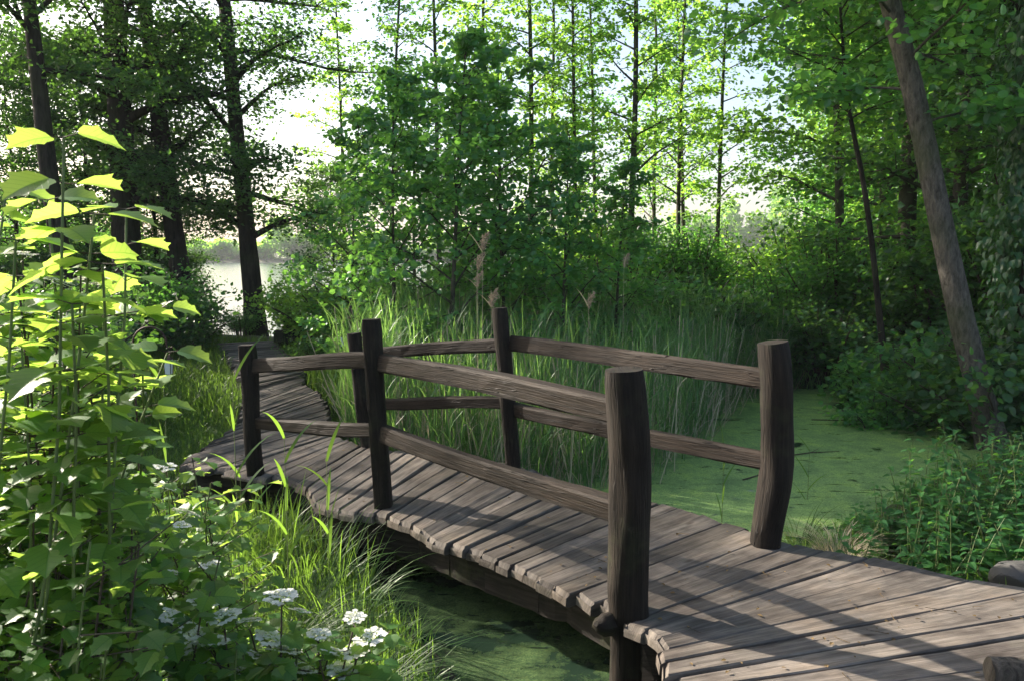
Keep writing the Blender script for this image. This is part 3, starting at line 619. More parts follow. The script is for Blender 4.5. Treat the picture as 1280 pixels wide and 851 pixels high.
# -- the dark old trees on the left (each its own meshes)
GL = 'tall dark trees at the lake edge on the left'
def oldtree(seed, xp, Y, diam, H, label, lean=(0, 0), nl=34, nleaf=30000, R=3.2, clo=.13, name='dark_oak'):
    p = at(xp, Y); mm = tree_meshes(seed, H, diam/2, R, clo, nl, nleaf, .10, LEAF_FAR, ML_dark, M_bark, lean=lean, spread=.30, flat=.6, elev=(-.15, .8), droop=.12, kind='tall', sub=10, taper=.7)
    tree(name, mm, p, label, group=GL)
oldtree(21, 92, 13.5, .34, 11, 'dark slightly leaning trunk at far upper left with its foot behind the guelder rose', lean=(-.9, 0), nl=22, clo=.42, nleaf=20000)
oldtree(22, 160, 16.5, .60, 13, 'thickest dark trunk of the left group, straight up behind the tall sunlit shoot', lean=(.1, 0), R=3.2, nl=32, nleaf=25000, clo=.2)
oldtree(23, 236, 17, .44, 13, 'dark trunk with the slightly leaning stem standing left of the lake gap', lean=(-1.5, .5), R=3.0, nl=30, nleaf=24000, clo=.2)
oldtree(24, 319, 17.6, .42, 13, 'dark trunk rising from the lake edge at the end of the boardwalk', lean=(-.7, 0), R=3.0, clo=.16)
oldtree(25, 137, 20, .26, 9, 'slender dark tree leaning left behind the two thickest trunks', lean=(-1.9, 0), R=2.0, nl=18, nleaf=9000)
for k, (xp, Y, s_, lab) in enumerate([(25, 17.5, .9, 'leafy dark young tree under the leaning trunk at far left'), (112, 17.6, 1.0, 'leafy dark young tree filling the gap between the leaning and the thickest trunk'), (198, 18.0, .92, 'leafy young tree in the gap between the two thickest trunks'), (222, 18.3, .5, 'low leafy tree just left of the lake gap'), (418, 17.8, .6, 'leafy young tree right of the lakeside trunk')]):
    if not k: ut = tree_meshes(29, 6.5, .07, 1.9, .12, 30, 15000, .09, LEAF_FAR, ML_dark, M_bark, elev=(.1, .7), spread=.26, flat=.45, kind='oval', sub=9)
    tree('young_tree', ut, at(xp, Y), lab, rz=k*1.4, s=s_, group='leafy young trees under the dark trunks')
# unseen trees added beyond the left edge to throw the dappled shade
tL = tree_meshes(31, 12, .22, 3.3, .34, 18, 6500, .13, LEAF_FAR, ML_dark, M_bark, spread=.34, flat=.4, elev=(0, .5))
OFF = [(-15.5, 19.0, 1.0, 'unseen shade tree added beyond the left edge nearest the boardwalk bend'), (-13.5, 17, 1.1, 'unseen shade tree added beyond the left edge close to the lake'), (-21, 17.5, 1.1, 'unseen shade tree added farthest beyond the left edge')]
for k, (x, y, s_, lab) in enumerate(OFF): tree('dark_oak', tL, (x, y, gz(x, y)), lab, rz=k*1.9, s=s_, group=GL)

# -- young alders in the middle, behind the reeds
GM = 'young leafy alders behind the reeds'
yt = [tree_meshes(40+k, 4.9, .04, 1.75, .08, 30, 3900, .082, LEAF_ROUND, ML_round, M_bark2, elev=(.2, .9), spread=.12, flat=.5, kind='spire', droop=.12, sub=8, lean=((.2, 0), (-.25, .1), (.1, -.1))[k]) for k in range(3)]
for k, (xp, Y, s_, lab) in enumerate([(560, 9.9, .98, 'tallest young alder with round leaves right behind the two reed plumes'), (495, 10.2, .86, 'young alder left of the tallest one, above the lit reeds'),
        (632, 10.8, .98, 'young alder whose dark stem stands behind the middle bridge post'), (435, 11.2, .80, 'short young alder at the left end of the thicket beside the lake gap'),
        (705, 10.4, .82, 'young alder to the right of the thicket, above the dark rail'), (598, 12.4, .95, 'young alder deep in the middle of the thicket'), (765, 11.3, .78, 'short young alder at the right end of the thicket'), (520, 12.8, .9, 'young alder with high crown behind the left of the thicket')]):
    tree('young_alder', yt[k % 3], at(xp, Y), lab, rz=k*2.1, s=s_, group=GM)
# -- thin tall alders behind them
GT = 'thin tall alders along the lake'
ta = [tree_meshes(50+k, 13, .075, 1.7, .26, 34, 4000, .13, LEAF_FAR, ML_light if k else ML_mid, M_bark2, elev=(.2, .7), spread=.20, flat=.35, kind='cone', droop=.12, sub=7, lean=((.5, 0), (-.4, 0), (.2, .3), (0, 0))[k], taper=.75) for k in range(4)]
TT = [(486, 17.5, .72, 0, 'thin alder at the left side of the open sky, above the thicket'), (551, 17.2, .8, 2, 'thin alder rising behind the peak of the thicket on its left'), (600, 18, .85, 1, 'pale thin alder behind the peak of the thicket on its right'),
      (662, 17.8, .95, 3, 'dark straight thin alder left of the middle sky'), (694, 18.8, .8, 1, 'very thin alder between the straight dark one and the mossy one'), (720, 17.6, .78, 2, 'mossy thin alder above the right flank of the thicket'),
      (748, 19, .75, 0, 'thin alder with low twigs just left of the darkest straight trunk'), (786, 17, 1.0, 3, 'darkest straight thin trunk against the bright sky'), (848, 19.5, .85, 1, 'thin alder crossed by a slanting trunk against the sky'),
      (856, 22, .85, 0, 'slanting thin trunk that forks away to the right against the sky'), (893, 19, .8, 2, 'thin alder at the left border of the sky gap over the lake'), (820, 22.5, .9, 1, 'small thin tree between the darkest trunk and the crossed pair'),
      (434, 20.5, .8, 2, 'thin alder in the sky gap right of the dark old trees')]
for k, (xp, Y, s_, v, lab) in enumerate(TT): tree('thin_alder', ta[v], at(xp, Y), lab, rz=k*1.7, s=(s_, s_, s_), group=GT)

# -- the right-hand wood
def TR(seed, pts, r0, label, name, leafm=ML_round, nl=22, nleaf=9000, ls=.1, R=2.2, clo=.3, bark=M_bark3, T=LEAF_ROUND, base=None, **kw):
    b = np.array(base if base is not None else pts[0]); mm = tree_meshes(seed, 9, r0, R, clo, nl, nleaf, ls, T, leafm, bark, pts=np.array(pts)-b, **kw)
    return tree(name, mm, tuple(b), label)
LT = [pd(1246, 575, 8.6), pd(1222, 480, 8.6), pd(1180, 310, 8.7), pd(1150, 140, 8.8), pd(1112, 0, 8.9), pd(1070, -160, 9.1), pd(1010, -330, 9.3), pd(960, -440, 9.4)]
TR(61, LT, .138, 'pale leaning trunk rising from the pond edge at right, curving up to the left', 'leaning_tree', clo=.42, R=2.4, nl=20, nleaf=6000, elev=(-.2, .5), taper=.45, droop=.2, spread=.22, lr=.14)
p = pd(1132, 420, 13.5); TR(62, [(p[0], 13.5, -.3), pd(1135, 200, 13.5), pd(1150, 60, 13.5), pd(1158, -200, 13.5), pd(1150, -420, 13.5)], .16, 'straight brown trunk behind the leaning one', 'woodland_tree', ML_mid, nleaf=9000, ls=.12, R=3.0, clo=.35, bark=M_bark2, T=LEAF_MID, taper=.6, spread=.3)
p = pd(1116, 360, 11); TR(63, [(p[0], 11, -.3), pd(1085, 250, 11), pd(1058, 130, 11), pd(1050, 0, 11), pd(1040, -100, 11)], .045, 'slim dark sapling leaning left in front of the right wood', 'sapling', ML_mid, nleaf=2600, ls=.11, R=1.5, clo=.45, bark=M_bark, T=LEAF_MID, spread=.25)
p = pd(1052, 400, 15); TR(64, [(p[0], 15, -.3), pd(1050, 250, 15), pd(1045, 100, 15), pd(1040, -60, 15), pd(1036, -200, 15)], .10, 'slender trunk deep in the right wood beside the sunlit leaves', 'woodland_tree', ML_light, nleaf=9000, ls=.12, R=2.8, clo=.2, bark=M_bark2, T=LEAF_MID, spread=.3)
# ivy-clad trunk at the right edge
iv = pd(1280, 530, 9.3); mm = tree_meshes(65, 9, .17, 2.2, .45, 16, 5000, .1, LEAF_ROUND, ML_round, M_bark, spread=.25)
ivt = tree('ivy_clad_tree', mm, (iv[0], iv[1], -.35), 'trunk wrapped in a thick coat of dark ivy at the right edge')
b = MB(); r = np.random.default_rng(5); n = 6500; h = r.uniform(0, 7.5, n); a = r.uniform(0, 6.28, n)
rad = .22+np.abs(r.normal(0, .16, n))+.22*np.clip(np.sin(h*1.9+1)*np.cos(a*2+h), 0, 1)
leaves(b, np.c_[rad*np.cos(a), rad*np.sin(a), h], np.c_[np.cos(a)*.5, np.sin(a)*.5, -1+0*a]+r.normal(0, .35, (n, 3)), np.c_[np.cos(a), np.sin(a), .5+0*a]+r.normal(0, .3, (n, 3)), r.uniform(.06, .13, n), LEAF_HERB)
link('ivy', b.mesh('ivy', ML_ivy), ivt)
# deeper trees closing the wood on the right
GW = 'trees of the wood on the right'
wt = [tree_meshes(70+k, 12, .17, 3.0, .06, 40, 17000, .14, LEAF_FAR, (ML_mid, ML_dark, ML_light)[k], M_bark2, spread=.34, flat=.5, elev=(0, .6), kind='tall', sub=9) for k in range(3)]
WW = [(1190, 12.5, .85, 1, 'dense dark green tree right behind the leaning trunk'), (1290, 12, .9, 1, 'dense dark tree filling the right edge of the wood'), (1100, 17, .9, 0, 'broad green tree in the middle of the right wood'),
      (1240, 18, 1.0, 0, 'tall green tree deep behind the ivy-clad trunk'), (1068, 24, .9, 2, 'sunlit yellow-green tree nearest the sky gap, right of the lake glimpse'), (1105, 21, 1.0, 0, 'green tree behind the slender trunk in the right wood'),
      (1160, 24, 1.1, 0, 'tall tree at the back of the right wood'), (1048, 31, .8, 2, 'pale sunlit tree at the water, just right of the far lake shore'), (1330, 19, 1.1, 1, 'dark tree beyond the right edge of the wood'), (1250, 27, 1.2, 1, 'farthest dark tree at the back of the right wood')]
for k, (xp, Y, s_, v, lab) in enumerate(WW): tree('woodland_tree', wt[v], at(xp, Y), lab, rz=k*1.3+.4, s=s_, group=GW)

# ------------------------------------------------------------------ bushes
def bush_meshes(seed, H, R, ns, nleaf, ls, T, leafm, spread=.14, flat=.7, twig=M_twig, tlo=.25, up=.6, bend=.5):
    r = np.random.default_rng(seed); tb = MB(); anc, ad = [], []
    for i in range(ns):
        az = r.uniform(0, 6.28); rr = R*math.sqrt(r.random()); h = H*r.uniform(.65, 1.0)*(1-.35*(rr/R)**2)
        s_ = np.linspace(0, 1, 7); b = np.array([math.cos(az), math.sin(az), 0])*rr
        Q = b*.25+b*(s_**1.4*.75)[:, None]+r.normal(0, .02, (7, 3))*s_[:, None]; Q[:, 2] = h*(s_-.12*s_**2)*1.1-.1*(s_ == 0)
        rings(tb, Q, .012*H*(1-.8*s_)+.003, 5, False)
        for j in range(12):
            u = r.uniform(tlo, 1); c = np.array([np.interp(u, s_, Q[:, k]) for k in range(3)]); a2 = r.uniform(0, 6.28); l2 = R*r.uniform(.12, .35)
            e = c+np.array([math.cos(a2), math.sin(a2), r.uniform(-.2, .5)])*l2
            sticks(tb, [c], [e], .004, .0015)
            for q in (.3, .65, 1): anc.append(c+(e-c)*q); ad.append(e-c)
    anc = np.array(anc); ad = norm(np.array(ad)); idx = r.integers(0, len(anc), nleaf); lb = MB()
    Pp = anc[idx]+r.normal(size=(nleaf, 3))*spread*np.array([1, 1, flat]); Pp[:, 2] = np.abs(Pp[:, 2])
    leaves(lb, Pp, ad[idx]*.5+r.normal(size=(nleaf, 3))*np.array([1, 1, .4])-np.array([0, 0, .2]), r.normal(size=(nleaf, 3))*.5+np.array([0, 0, up]), ls*r.uniform(.6, 1.3, nleaf), T)
    return tb.mesh('stems', twig, True), lb.mesh('foliage', leafm)
PB = ('stems', 'foliage')
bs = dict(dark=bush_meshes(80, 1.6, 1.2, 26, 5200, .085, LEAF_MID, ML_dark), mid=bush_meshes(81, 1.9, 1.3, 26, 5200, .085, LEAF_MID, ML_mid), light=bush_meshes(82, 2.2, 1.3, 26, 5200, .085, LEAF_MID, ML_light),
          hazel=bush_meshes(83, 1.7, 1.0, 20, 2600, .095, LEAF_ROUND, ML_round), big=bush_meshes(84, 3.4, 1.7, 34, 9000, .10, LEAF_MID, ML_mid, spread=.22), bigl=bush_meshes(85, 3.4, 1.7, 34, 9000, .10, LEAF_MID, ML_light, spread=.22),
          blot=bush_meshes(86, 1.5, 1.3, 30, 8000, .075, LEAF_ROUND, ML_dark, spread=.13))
BB = [('blot', -255, 1.75, (.55, .5, 1.0), 'dark leafy bush at the bottom left corner, put there to deepen its shade'), ('blot', -410, 2.3, (.75, .8, 1.35), 'dark bush added just beyond the left edge to shade the nearest guelder roses'), ('big', 40, 18.5, .9, 'tall dark bush at far left between the trunks by the lake'), ('big', 118, 18.8, .85, 'tall bush right behind the slender leaning trunk'), ('big', 205, 18.2, .6, 'bush behind the two thickest trunks at the lake'), ('dark', 130, 13.5, .9, 'dark bush behind the iron hook on the left'), ('dark', 60, 10.5, 1.1, 'dark bush behind the tall guelder rose shoots'), ('mid', 205, 14.5, .95, 'green bush at the foot of the thickest dark trunk'), ('dark', 228, 13.8, .75, 'low dark bush left of the lake gap'),  # first two bushes are added to block sun from the lower left
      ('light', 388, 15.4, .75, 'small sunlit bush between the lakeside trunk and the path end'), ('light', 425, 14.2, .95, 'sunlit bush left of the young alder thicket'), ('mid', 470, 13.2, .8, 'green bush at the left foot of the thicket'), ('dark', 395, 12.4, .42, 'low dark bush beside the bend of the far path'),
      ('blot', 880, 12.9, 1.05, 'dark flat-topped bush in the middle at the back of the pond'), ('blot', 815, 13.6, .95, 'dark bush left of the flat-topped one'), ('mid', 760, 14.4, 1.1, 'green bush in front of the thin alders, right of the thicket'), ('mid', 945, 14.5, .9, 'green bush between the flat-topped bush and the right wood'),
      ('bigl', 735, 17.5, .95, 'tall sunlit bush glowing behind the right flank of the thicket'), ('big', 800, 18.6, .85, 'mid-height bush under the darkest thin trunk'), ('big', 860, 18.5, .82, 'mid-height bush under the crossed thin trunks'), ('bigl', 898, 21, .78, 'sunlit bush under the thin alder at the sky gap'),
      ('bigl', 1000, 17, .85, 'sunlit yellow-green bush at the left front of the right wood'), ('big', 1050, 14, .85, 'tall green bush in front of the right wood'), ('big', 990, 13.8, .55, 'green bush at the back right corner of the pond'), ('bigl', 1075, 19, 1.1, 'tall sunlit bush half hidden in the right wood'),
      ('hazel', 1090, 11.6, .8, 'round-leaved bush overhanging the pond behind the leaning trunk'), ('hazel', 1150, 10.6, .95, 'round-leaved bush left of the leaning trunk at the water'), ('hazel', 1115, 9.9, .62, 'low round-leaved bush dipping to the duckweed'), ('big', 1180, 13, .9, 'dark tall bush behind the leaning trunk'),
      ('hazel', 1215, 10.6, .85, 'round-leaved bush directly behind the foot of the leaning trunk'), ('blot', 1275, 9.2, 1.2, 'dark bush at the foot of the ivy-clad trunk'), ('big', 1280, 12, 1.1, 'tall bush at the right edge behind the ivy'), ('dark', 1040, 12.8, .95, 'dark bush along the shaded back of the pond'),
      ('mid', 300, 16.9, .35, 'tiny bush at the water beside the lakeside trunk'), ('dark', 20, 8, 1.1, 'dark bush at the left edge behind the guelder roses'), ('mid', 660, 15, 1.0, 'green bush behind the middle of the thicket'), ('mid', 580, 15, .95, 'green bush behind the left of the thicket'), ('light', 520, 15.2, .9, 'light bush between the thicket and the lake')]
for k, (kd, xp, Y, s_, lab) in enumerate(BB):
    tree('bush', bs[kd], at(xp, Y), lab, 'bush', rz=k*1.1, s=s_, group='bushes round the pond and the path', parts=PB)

# ------------------------------------------------------------------ herbs on the right bank
def herb_meshes(seed, H, R, ns, leafm=ML_herb, ls=.085, T=LEAF_HERB, step=.055):
    r = np.random.default_rng(seed); tb, lb = MB(), MB()
    for i in range(ns):
        az = r.uniform(0, 6.28); rr = R*math.sqrt(r.random()); h = H*r.uniform(.5, 1); b = np.array([math.cos(az), math.sin(az), 0])*rr; ln = r.normal(0, .15, 2)*h
        s_ = np.linspace(0, 1, 6); Q = b+np.c_[ln[0]*s_**1.5, ln[1]*s_**1.5, h*s_]; rings(tb, Q, .004*(1-.6*s_), 4, False)
        for q in range(int(h/step)):
            u = .15+.85*q/max(1, int(h/step)-1); c = np.array([np.interp(u, s_, Q[:, k]) for k in range(3)]); a0 = q*1.57+r.uniform(-.3, .3)
            for sg in (0, math.pi):
                d = np.array([math.cos(a0+sg), math.sin(a0+sg), .15-.2*u+r.normal(0, .15)]); leaves(lb, (c+d*.012)[None], d[None], np.array([[0, 0, 1.]])+r.normal(0, .2, (1, 3)), ls*(1.15-.6*u)*r.uniform(.7, 1.2), T)
    return tb.mesh('stems', M_stem, True), lb.mesh('foliage', leafm)
hb = [herb_meshes(90, .62, .36, 34), herb_meshes(91, .5, .4, 34), herb_meshes(92, .36, .3, 26, ls=.10, T=LEAF_ROUND)]
HP = [(2.55, 4.75, 1.1, 1, 'leafy nettle clump at the deck edge right of the log post'), (2.95, 5.15, 1.2, 0, 'leafy nettle clump in the middle of the right bank'), (3.5, 5.6, 1.25, 0, 'tall leafy clump at the pond rim of the right bank'), (3.15, 4.6, 1.0, 2, 'broad-leaved low clump against the deck edge'),
      (4.1, 6.2, .95, 0, 'leafy clump at the foot of the leaning trunk'), (3.75, 4.9, 1.15, 1, 'leafy clump near the right edge behind the rock'), (4.4, 5.5, 1.3, 1, 'leafy clump at the right edge of the bank'), (2.45, 5.25, .7, 2, 'small clump at the water next to the dry grass'),
      (5.0, 6.6, 1.4, 0, 'leafy clump right of the leaning trunk'), (3.55, 4.25, .8, 2, 'low clump beside the rock at right'), (3.9, 5.45, 1.0, 0, 'dark leafy clump behind the broad-leaved one'), (4.9, 7.2, .8, 1, 'leafy clump between the leaning trunk and the ivy'),
      (3.3, 5.95, .8, 2, 'low clump dipping into the duckweed')]
for k, (x, y, s_, v, lab) in enumerate(HP): tree('nettle_clump', hb[v], (x, y, gz(x, y)-.02), lab, 'plant', rz=k*1.2, s=s_, group='leafy herbs on the right bank', parts=PB)

# ------------------------------------------------------------------ guelder roses on the left
def flower_mesh(seed):
    r = np.random.default_rng(seed); b = MB(); R = .045
    for i in range(14):
        a = i*2*math.pi/14+r.uniform(-.2, .2); c = np.array([math.cos(a), math.sin(a), 0])*R*r.uniform(.8, 1.1); c[2] = .004*r.normal()
        for k in range(5):
            q = a+k*1.2566; leaves(b, c[None], np.array([[math.cos(q), math.sin(q), .12]]), np.array([[0, 0, 1.]]), .0155, LEAF_ROUND, 0)
    for i in range(46):
        a = r.uniform(0, 6.28); rr = R*.72*math.sqrt(r.random()); c = np.array([math.cos(a)*rr, math.sin(a)*rr, .004+.004*r.random()])
        for k in range(3): q = r.uniform(0, 6.28); leaves(b, c[None], np.array([[math.cos(q), math.sin(q), .5]]), np.array([[0, 0, 1.]]), .0095, LEAF_ROUND, 1 if i % 4 == 0 else 0)
    for i in range(8):
        a = i*.785; sticks(b, [(0, 0, -.035)], [(math.cos(a)*R*.7, math.sin(a)*R*.7, 0)], .0012, .0008, 2)
    return b.mesh('flower_cluster', [M_white, M_bud, M_stem])
FL = [flower_mesh(1), flower_mesh(2)]
def guelder(seed, base, tips, label, ls=.075, step=.075, flowers=(), spread=.35, heroes=0, umin=.4):
    """each shoot runs from the base to a tip and carries opposite lobed leaves; flowers sit on the shoots named"""
    r = np.random.default_rng(seed); o = thing('guelder_rose', label, 'shrub', base, group='guelder rose shrubs on the left bank'); tb, lb = MB(), MB(); base = np.array(base)
    for i, tp in enumerate(tips):
        tp = np.array(tp)-base; b = np.array([tp[0]*.1+r.normal(0, .09), tp[1]*.1+r.normal(0, .09), -.05]); s_ = np.linspace(0, 1, 9); L = np.linalg.norm(tp-b)
        c1 = b*.4+tp*.6; c1[2] = tp[2]*.55; Q = ((1-s_)**2)[:, None]*b+(2*s_*(1-s_))[:, None]*c1+(s_**2)[:, None]*tp; Q += np.cumsum(r.normal(0, .012, Q.shape), 0)*(s_*(1-s_))[:, None]*4
        hero = i < heroes; rings(tb, Q, (.0042 if hero else .003)*(1-.6*s_)+.001, 6, False, mi=1 if (hero or i % 3 == 0) else 0)
        for q in range(0 if hero else int(L*9*(1.1-umin))):
            u = r.uniform(max(.3, umin-.1), .95); c = np.array([np.interp(u, s_, Q[:, k]) for k in range(3)]); a = r.uniform(0, 6.28); l2 = r.uniform(.07, .2)
            e = c+np.array([math.cos(a), math.sin(a), r.uniform(.1, .8)])*l2; sticks(tb, [c], [e], .0022, .0014)
            for u2 in (.6, 1.0):
                c2 = c+(e-c)*u2; a2 = r.uniform(0, 3.14)
                for sg in (0, math.pi):
                    d = np.array([math.cos(a2+sg), math.sin(a2+sg), r.uniform(-.35, .15)]); leaves(lb, (c2+d*.012)[None], d[None], np.array([[0, 0, 1.]])+r.normal(0, .25, (1, 3)), ls*r.uniform(.55, 1.0), LEAF_VIB)
        stp = step*(1.15 if i < 3 else .95) if hero else step; nn = max(2, int(L*(1-umin)/stp)); a0 = r.uniform(0, 3.14)
        for q in range(nn):
            u = umin+(1-umin)*(q+1)/nn; c = np.array([np.interp(u, s_, Q[:, k]) for k in range(3)])
            if hero and q == nn-1: a0 = -q*1.57+.15
            sz = ((.088 if i < 3 else .074)*r.uniform(.75, 1.1) if hero else ls*(1.2-.35*u)*r.uniform(.8, 1.15))*((1.18 if hero else .7) if q == nn-1 else 1)
            for sg in (0, math.pi):
                if r.random() < .1 and not hero: continue
                a = a0+q*1.57+sg+r.uniform(-.3, .3); d = np.array([math.cos(a), math.sin(a), r.uniform(-.05, .35)]); e = c+d*sz*.28
                sticks(tb, [c], [e], .0016, .001); dd = np.array([math.cos(a), math.sin(a), r.uniform(-.35, .25)])
                leaves(lb, e[None], dd[None], np.array([[0, 0, 1.]])+r.normal(0, .22, (1, 3)), sz, LEAF_VIB)
    tb.build('stems', [M_twig, M_stem], o, True); lb.build('foliage', ML_vib, o)
    for k, f in enumerate(flowers):
        fo = link('flower_cluster', FL[k % 2], o); f = np.array(f); fo.location = f-base; fo.rotation_euler = (r.normal(-.05, .2), r.normal(0, .2), r.uniform(0, 6)); sc_ = r.uniform(.5, .85); fo.scale = (sc_,)*3
    return o
def tipbox(seed, n, xr, yr, Yr):
    r = np.random.default_rng(seed); return [pd(r.uniform(*xr), r.uniform(*yr), r.uniform(*Yr)) for _ in range(n)]
guelder(101, (-1.05, 1.55, -.3), [pd(80, 172, 1.5), pd(118, 268, 1.55), pd(158, 262, 1.75), pd(128, 330, 1.5), pd(60, 250, 1.75), pd(20, 300, 1.5), pd(8, 240, 1.8), pd(90, 380, 1.45), pd(130, 395, 1.8)]+tipbox(1, 12, (-60, 110), (290, 440), (1.4, 2.1)),
        'tallest guelder rose, its upright shoot glowing against the dark trunks at far left', flowers=[pd(24, 318, 1.62), pd(62, 350, 1.7), pd(120, 352, 1.75)], heroes=9, umin=.62)
guelder(102, (-1.25, 2.2, -.3), [pd(178, 455, 1.95), pd(210, 440, 2.0)]+tipbox(2, 40, (-30, 120), (420, 600), (1.8, 2.7)), 'guelder rose at mid-height below the tall shoot, with long side twigs', heroes=2, ls=.06, flowers=[pd(200, 385, 2.2), pd(70, 455, 2.1), pd(100, 520, 2.1)])
guelder(103, (-1.0, 1.45, -.4), tipbox(3, 40, (-40, 180), (600, 860), (1.4, 1.9)), 'shaded guelder rose filling the bottom left corner', ls=.055)
guelder(106, (-2.3, 2.3, -.3), tipbox(6, 26, (-560, -200), (330, 620), (1.9, 2.7)), 'unseen guelder rose added just beyond the left edge to shade the lower left shrubs')  # out of view, added up-sun so its shade falls on the lower left
guelder(104, (-.95, 2.9, -.3), tipbox(4, 22, (120, 270), (540, 720), (2.4, 3.2)), 'guelder rose in front of the outer bend of the deck, with white flowers', flowers=[pd(205, 608, 2.7), pd(232, 640, 2.7), pd(190, 690, 2.5), pd(215, 715, 2.4), pd(228, 655, 2.5), pd(150, 640, 2.4), pd(262, 705, 2.3), pd(205, 583, 2.9)], ls=.068)
fl = [(375, 763), (443, 771), (338, 797), (240, 790), (445, 812), (325, 820), (355, 812), (430, 838), (280, 770), (245, 835), (398, 792), (262, 800), (300, 838), (410, 812), (378, 835), (222, 815), (312, 775), (352, 745), (462, 796), (214, 770), (252, 752)]
guelder(105, (-.62, 1.95, -.45), [pd(x, y+10, 1.85) for x, y in fl]+[pd(275, 695, 1.9)]+tipbox(5, 16, (190, 450), (800, 880), (1.75, 2.1)), 'low guelder rose covered in white flower heads at the bottom, left of the water', flowers=[pd(x, y, 1.85) for x, y in fl], ls=.062)

# ------------------------------------------------------------------ grass and reeds
def scatter(n, xr, yr, keep, seed):
    r = np.random.default_rng(seed); P = np.c_[r.uniform(*xr, n), r.uniform(*yr, n)]; P = P[keep(P)]; return np.c_[P, ground(P)-.02], r
def offpath(P, m_=.03): return sdist(P, PATH) > m_
def band(P, lo, hi): return (sdist(P, POND) > lo) & (sdist(P, POND) < hi)
def grass(name, label_kind, n, xr, yr, keep, H, W, m_, seed, bend=(.1, .9)):
    P, r = scatter(n, xr, yr, keep, seed); k = len(P); cl = .5+.5*np.sin(P[:, 0]*2.3+1)*np.sin(P[:, 1]*1.9)
    b = MB(); blades(b, P, r.uniform(*H, k)*(.55+.6*cl), r.uniform(*W, k), r.uniform(0, 6.28, k), r.uniform(*bend, k)); tag(b.build(name, m_), kind='stuff')
grass('bank_grass', '', 42000, (-5.5, -.3), (3.0, 8.5), lambda P: offpath(P) & (sdist(P, POND) > .12), (.14, .42), (.004, .010), ML_grass, 1)
grass('far_grass', '', 42000, (-9, -1.2), (8, 16), lambda P: offpath(P) & (sdist(P, POND) > 0), (.15, .5), (.008, .016), ML_grass, 2)
grass('shore_grass', '', 14000, (1.5, 7), (3.8, 9), lambda P: offpath(P, .05) & (sdist(P, POND) > -.05), (.08, .3), (.004, .009), ML_grass, 3)
grass('wood_undergrowth', '', 30000, (-2, 12), (12.3, 18), lambda P: sdist(P, POND) > -.1, (.2, .7), (.012, .024), ML_reed, 4)
grass('foreground_grass', '', 16000, (-2.6, -.15), (1.2, 3.4), lambda P: sdist(P, POND) > -.02, (.14, .4), (.003, .008), ML_grass, 5)
# sedge tussocks (each a plant)
def tussock(seed, loc, H, n, label, W=(.004, .007), bend=(.5, 1.3), R=.1, m_=ML_sedge, name='sedge_tussock', tilt=.25):
    r = np.random.default_rng(seed); b = MB(); a = r.uniform(0, 6.28, n); P = np.c_[R*np.sqrt(r.random(n))[:, None]*np.c_[np.cos(a), np.sin(a)], np.zeros(n)]
    blades(b, P, H*r.uniform(.55, 1, n), r.uniform(*W, n), a+r.normal(0, .5, n), r.uniform(*bend, n), seg=7, tilt=tilt)
    o = b.build(name, m_); o.location = loc; return tag(o, label, 'grass clump', 'sedge and grass clumps at the water')
tussock(1, (-.72, 3.25, -.38), .62, 240, 'arching pale sedge tussock in the middle of the left bank', R=.16)
tussock(2, (-.42, 2.75, -.45), .5, 120, 'arching sedge tussock just above the white flower heads', R=.14)
tussock(3, (-.20, 2.25, -.48), .50, 70, 'thin sedge tussock with long arching blades over the dark water', R=.08, tilt=.3)
tussock(4, (-1.25, 4.6, -.34), .55, 120, 'tall bright grass clump under the first railing post', W=(.006, .014), bend=(.1, .8), R=.32, m_=ML_grass)
tussock(5, (-1.55, 5.0, -.32), .55, 120, 'bright grass clump against the outer bend of the deck', W=(.006, .013), bend=(.1, .9), R=.32, m_=ML_grass)
tussock(6, (-.98, 4.15, -.36), .5, 110, 'bright grass clump at the water left of the second post', W=(.005, .010), bend=(.1, .9), R=.25, m_=ML_grass)
tussock(7, (-1.15, 3.7, -.33), .5, 360, 'dark sedge tussock between the guelder roses and the bright grass', R=.22)
tussock(8, (2.12, 5.0, -.38), .38, 160, 'dry grass tuft at the deck edge beside the log post', m_=ML_dry, bend=(.3, 1.2), R=.1)
tussock(9, (2.0, 5.35, -.45), .5, 110, 'green sedge tuft at the pond rim beside the log post', R=.08)
# single reeds
def reed(seed, loc, H, label, nl=6, plume=False, dry=False, lean=(0, 0), width=.016, ll=.28, group='tall single reeds'):
    r = np.random.default_rng(seed); o = thing('reed', label, 'reed', loc, group=group); s_ = np.linspace(0, 1, 8); Q = np.c_[lean[0]*s_**1.5, lean[1]*s_**1.5, H*s_]
    b = MB(); rings(b, Q, .0035*(1-.6*s_), 5, False); b.build('stem', ML_dry if dry else M_stem, o, True)
    b = MB(); a = np.arange(nl)*math.pi+r.uniform(-.6, .6, nl)+r.uniform(0, 3); u = np.linspace(.35, .97, nl); c = np.stack([np.interp(u, s_, Q[:, k]) for k in range(3)], 1)
    blades(b, c, r.uniform(.6, 1, nl)*ll, width, a, r.uniform(.1, .5, nl), seg=6, tilt=.55); b.build('leaves', ML_dry if dry else ML_grass, o)
    if plume:
        b = MB(); n = 300; t = r.random(n); P = np.array([[lean[0], lean[1], H]])+np.c_[.035*t*0+r.normal(0, 1, n)*.020*np.sin(np.pi*np.clip(t, .08, .95)), r.normal(0, 1, n)*.020*np.sin(np.pi*np.clip(t, .08, .95)), (t-.35)*.15]; P[:, 0] += .05*t*t
        leaves(b, P, r.normal(0, .5, (n, 3))+np.array([.5, 0, .2]), r.normal(size=(n, 3)), r.uniform(.012, .028, n), LEAF_LONG); rings(b, np.array([[lean[0], lean[1], H-.06], [lean[0], lean[1], H+.09]]), .003, 5); b.build('plume', M_plume, o)
    return o
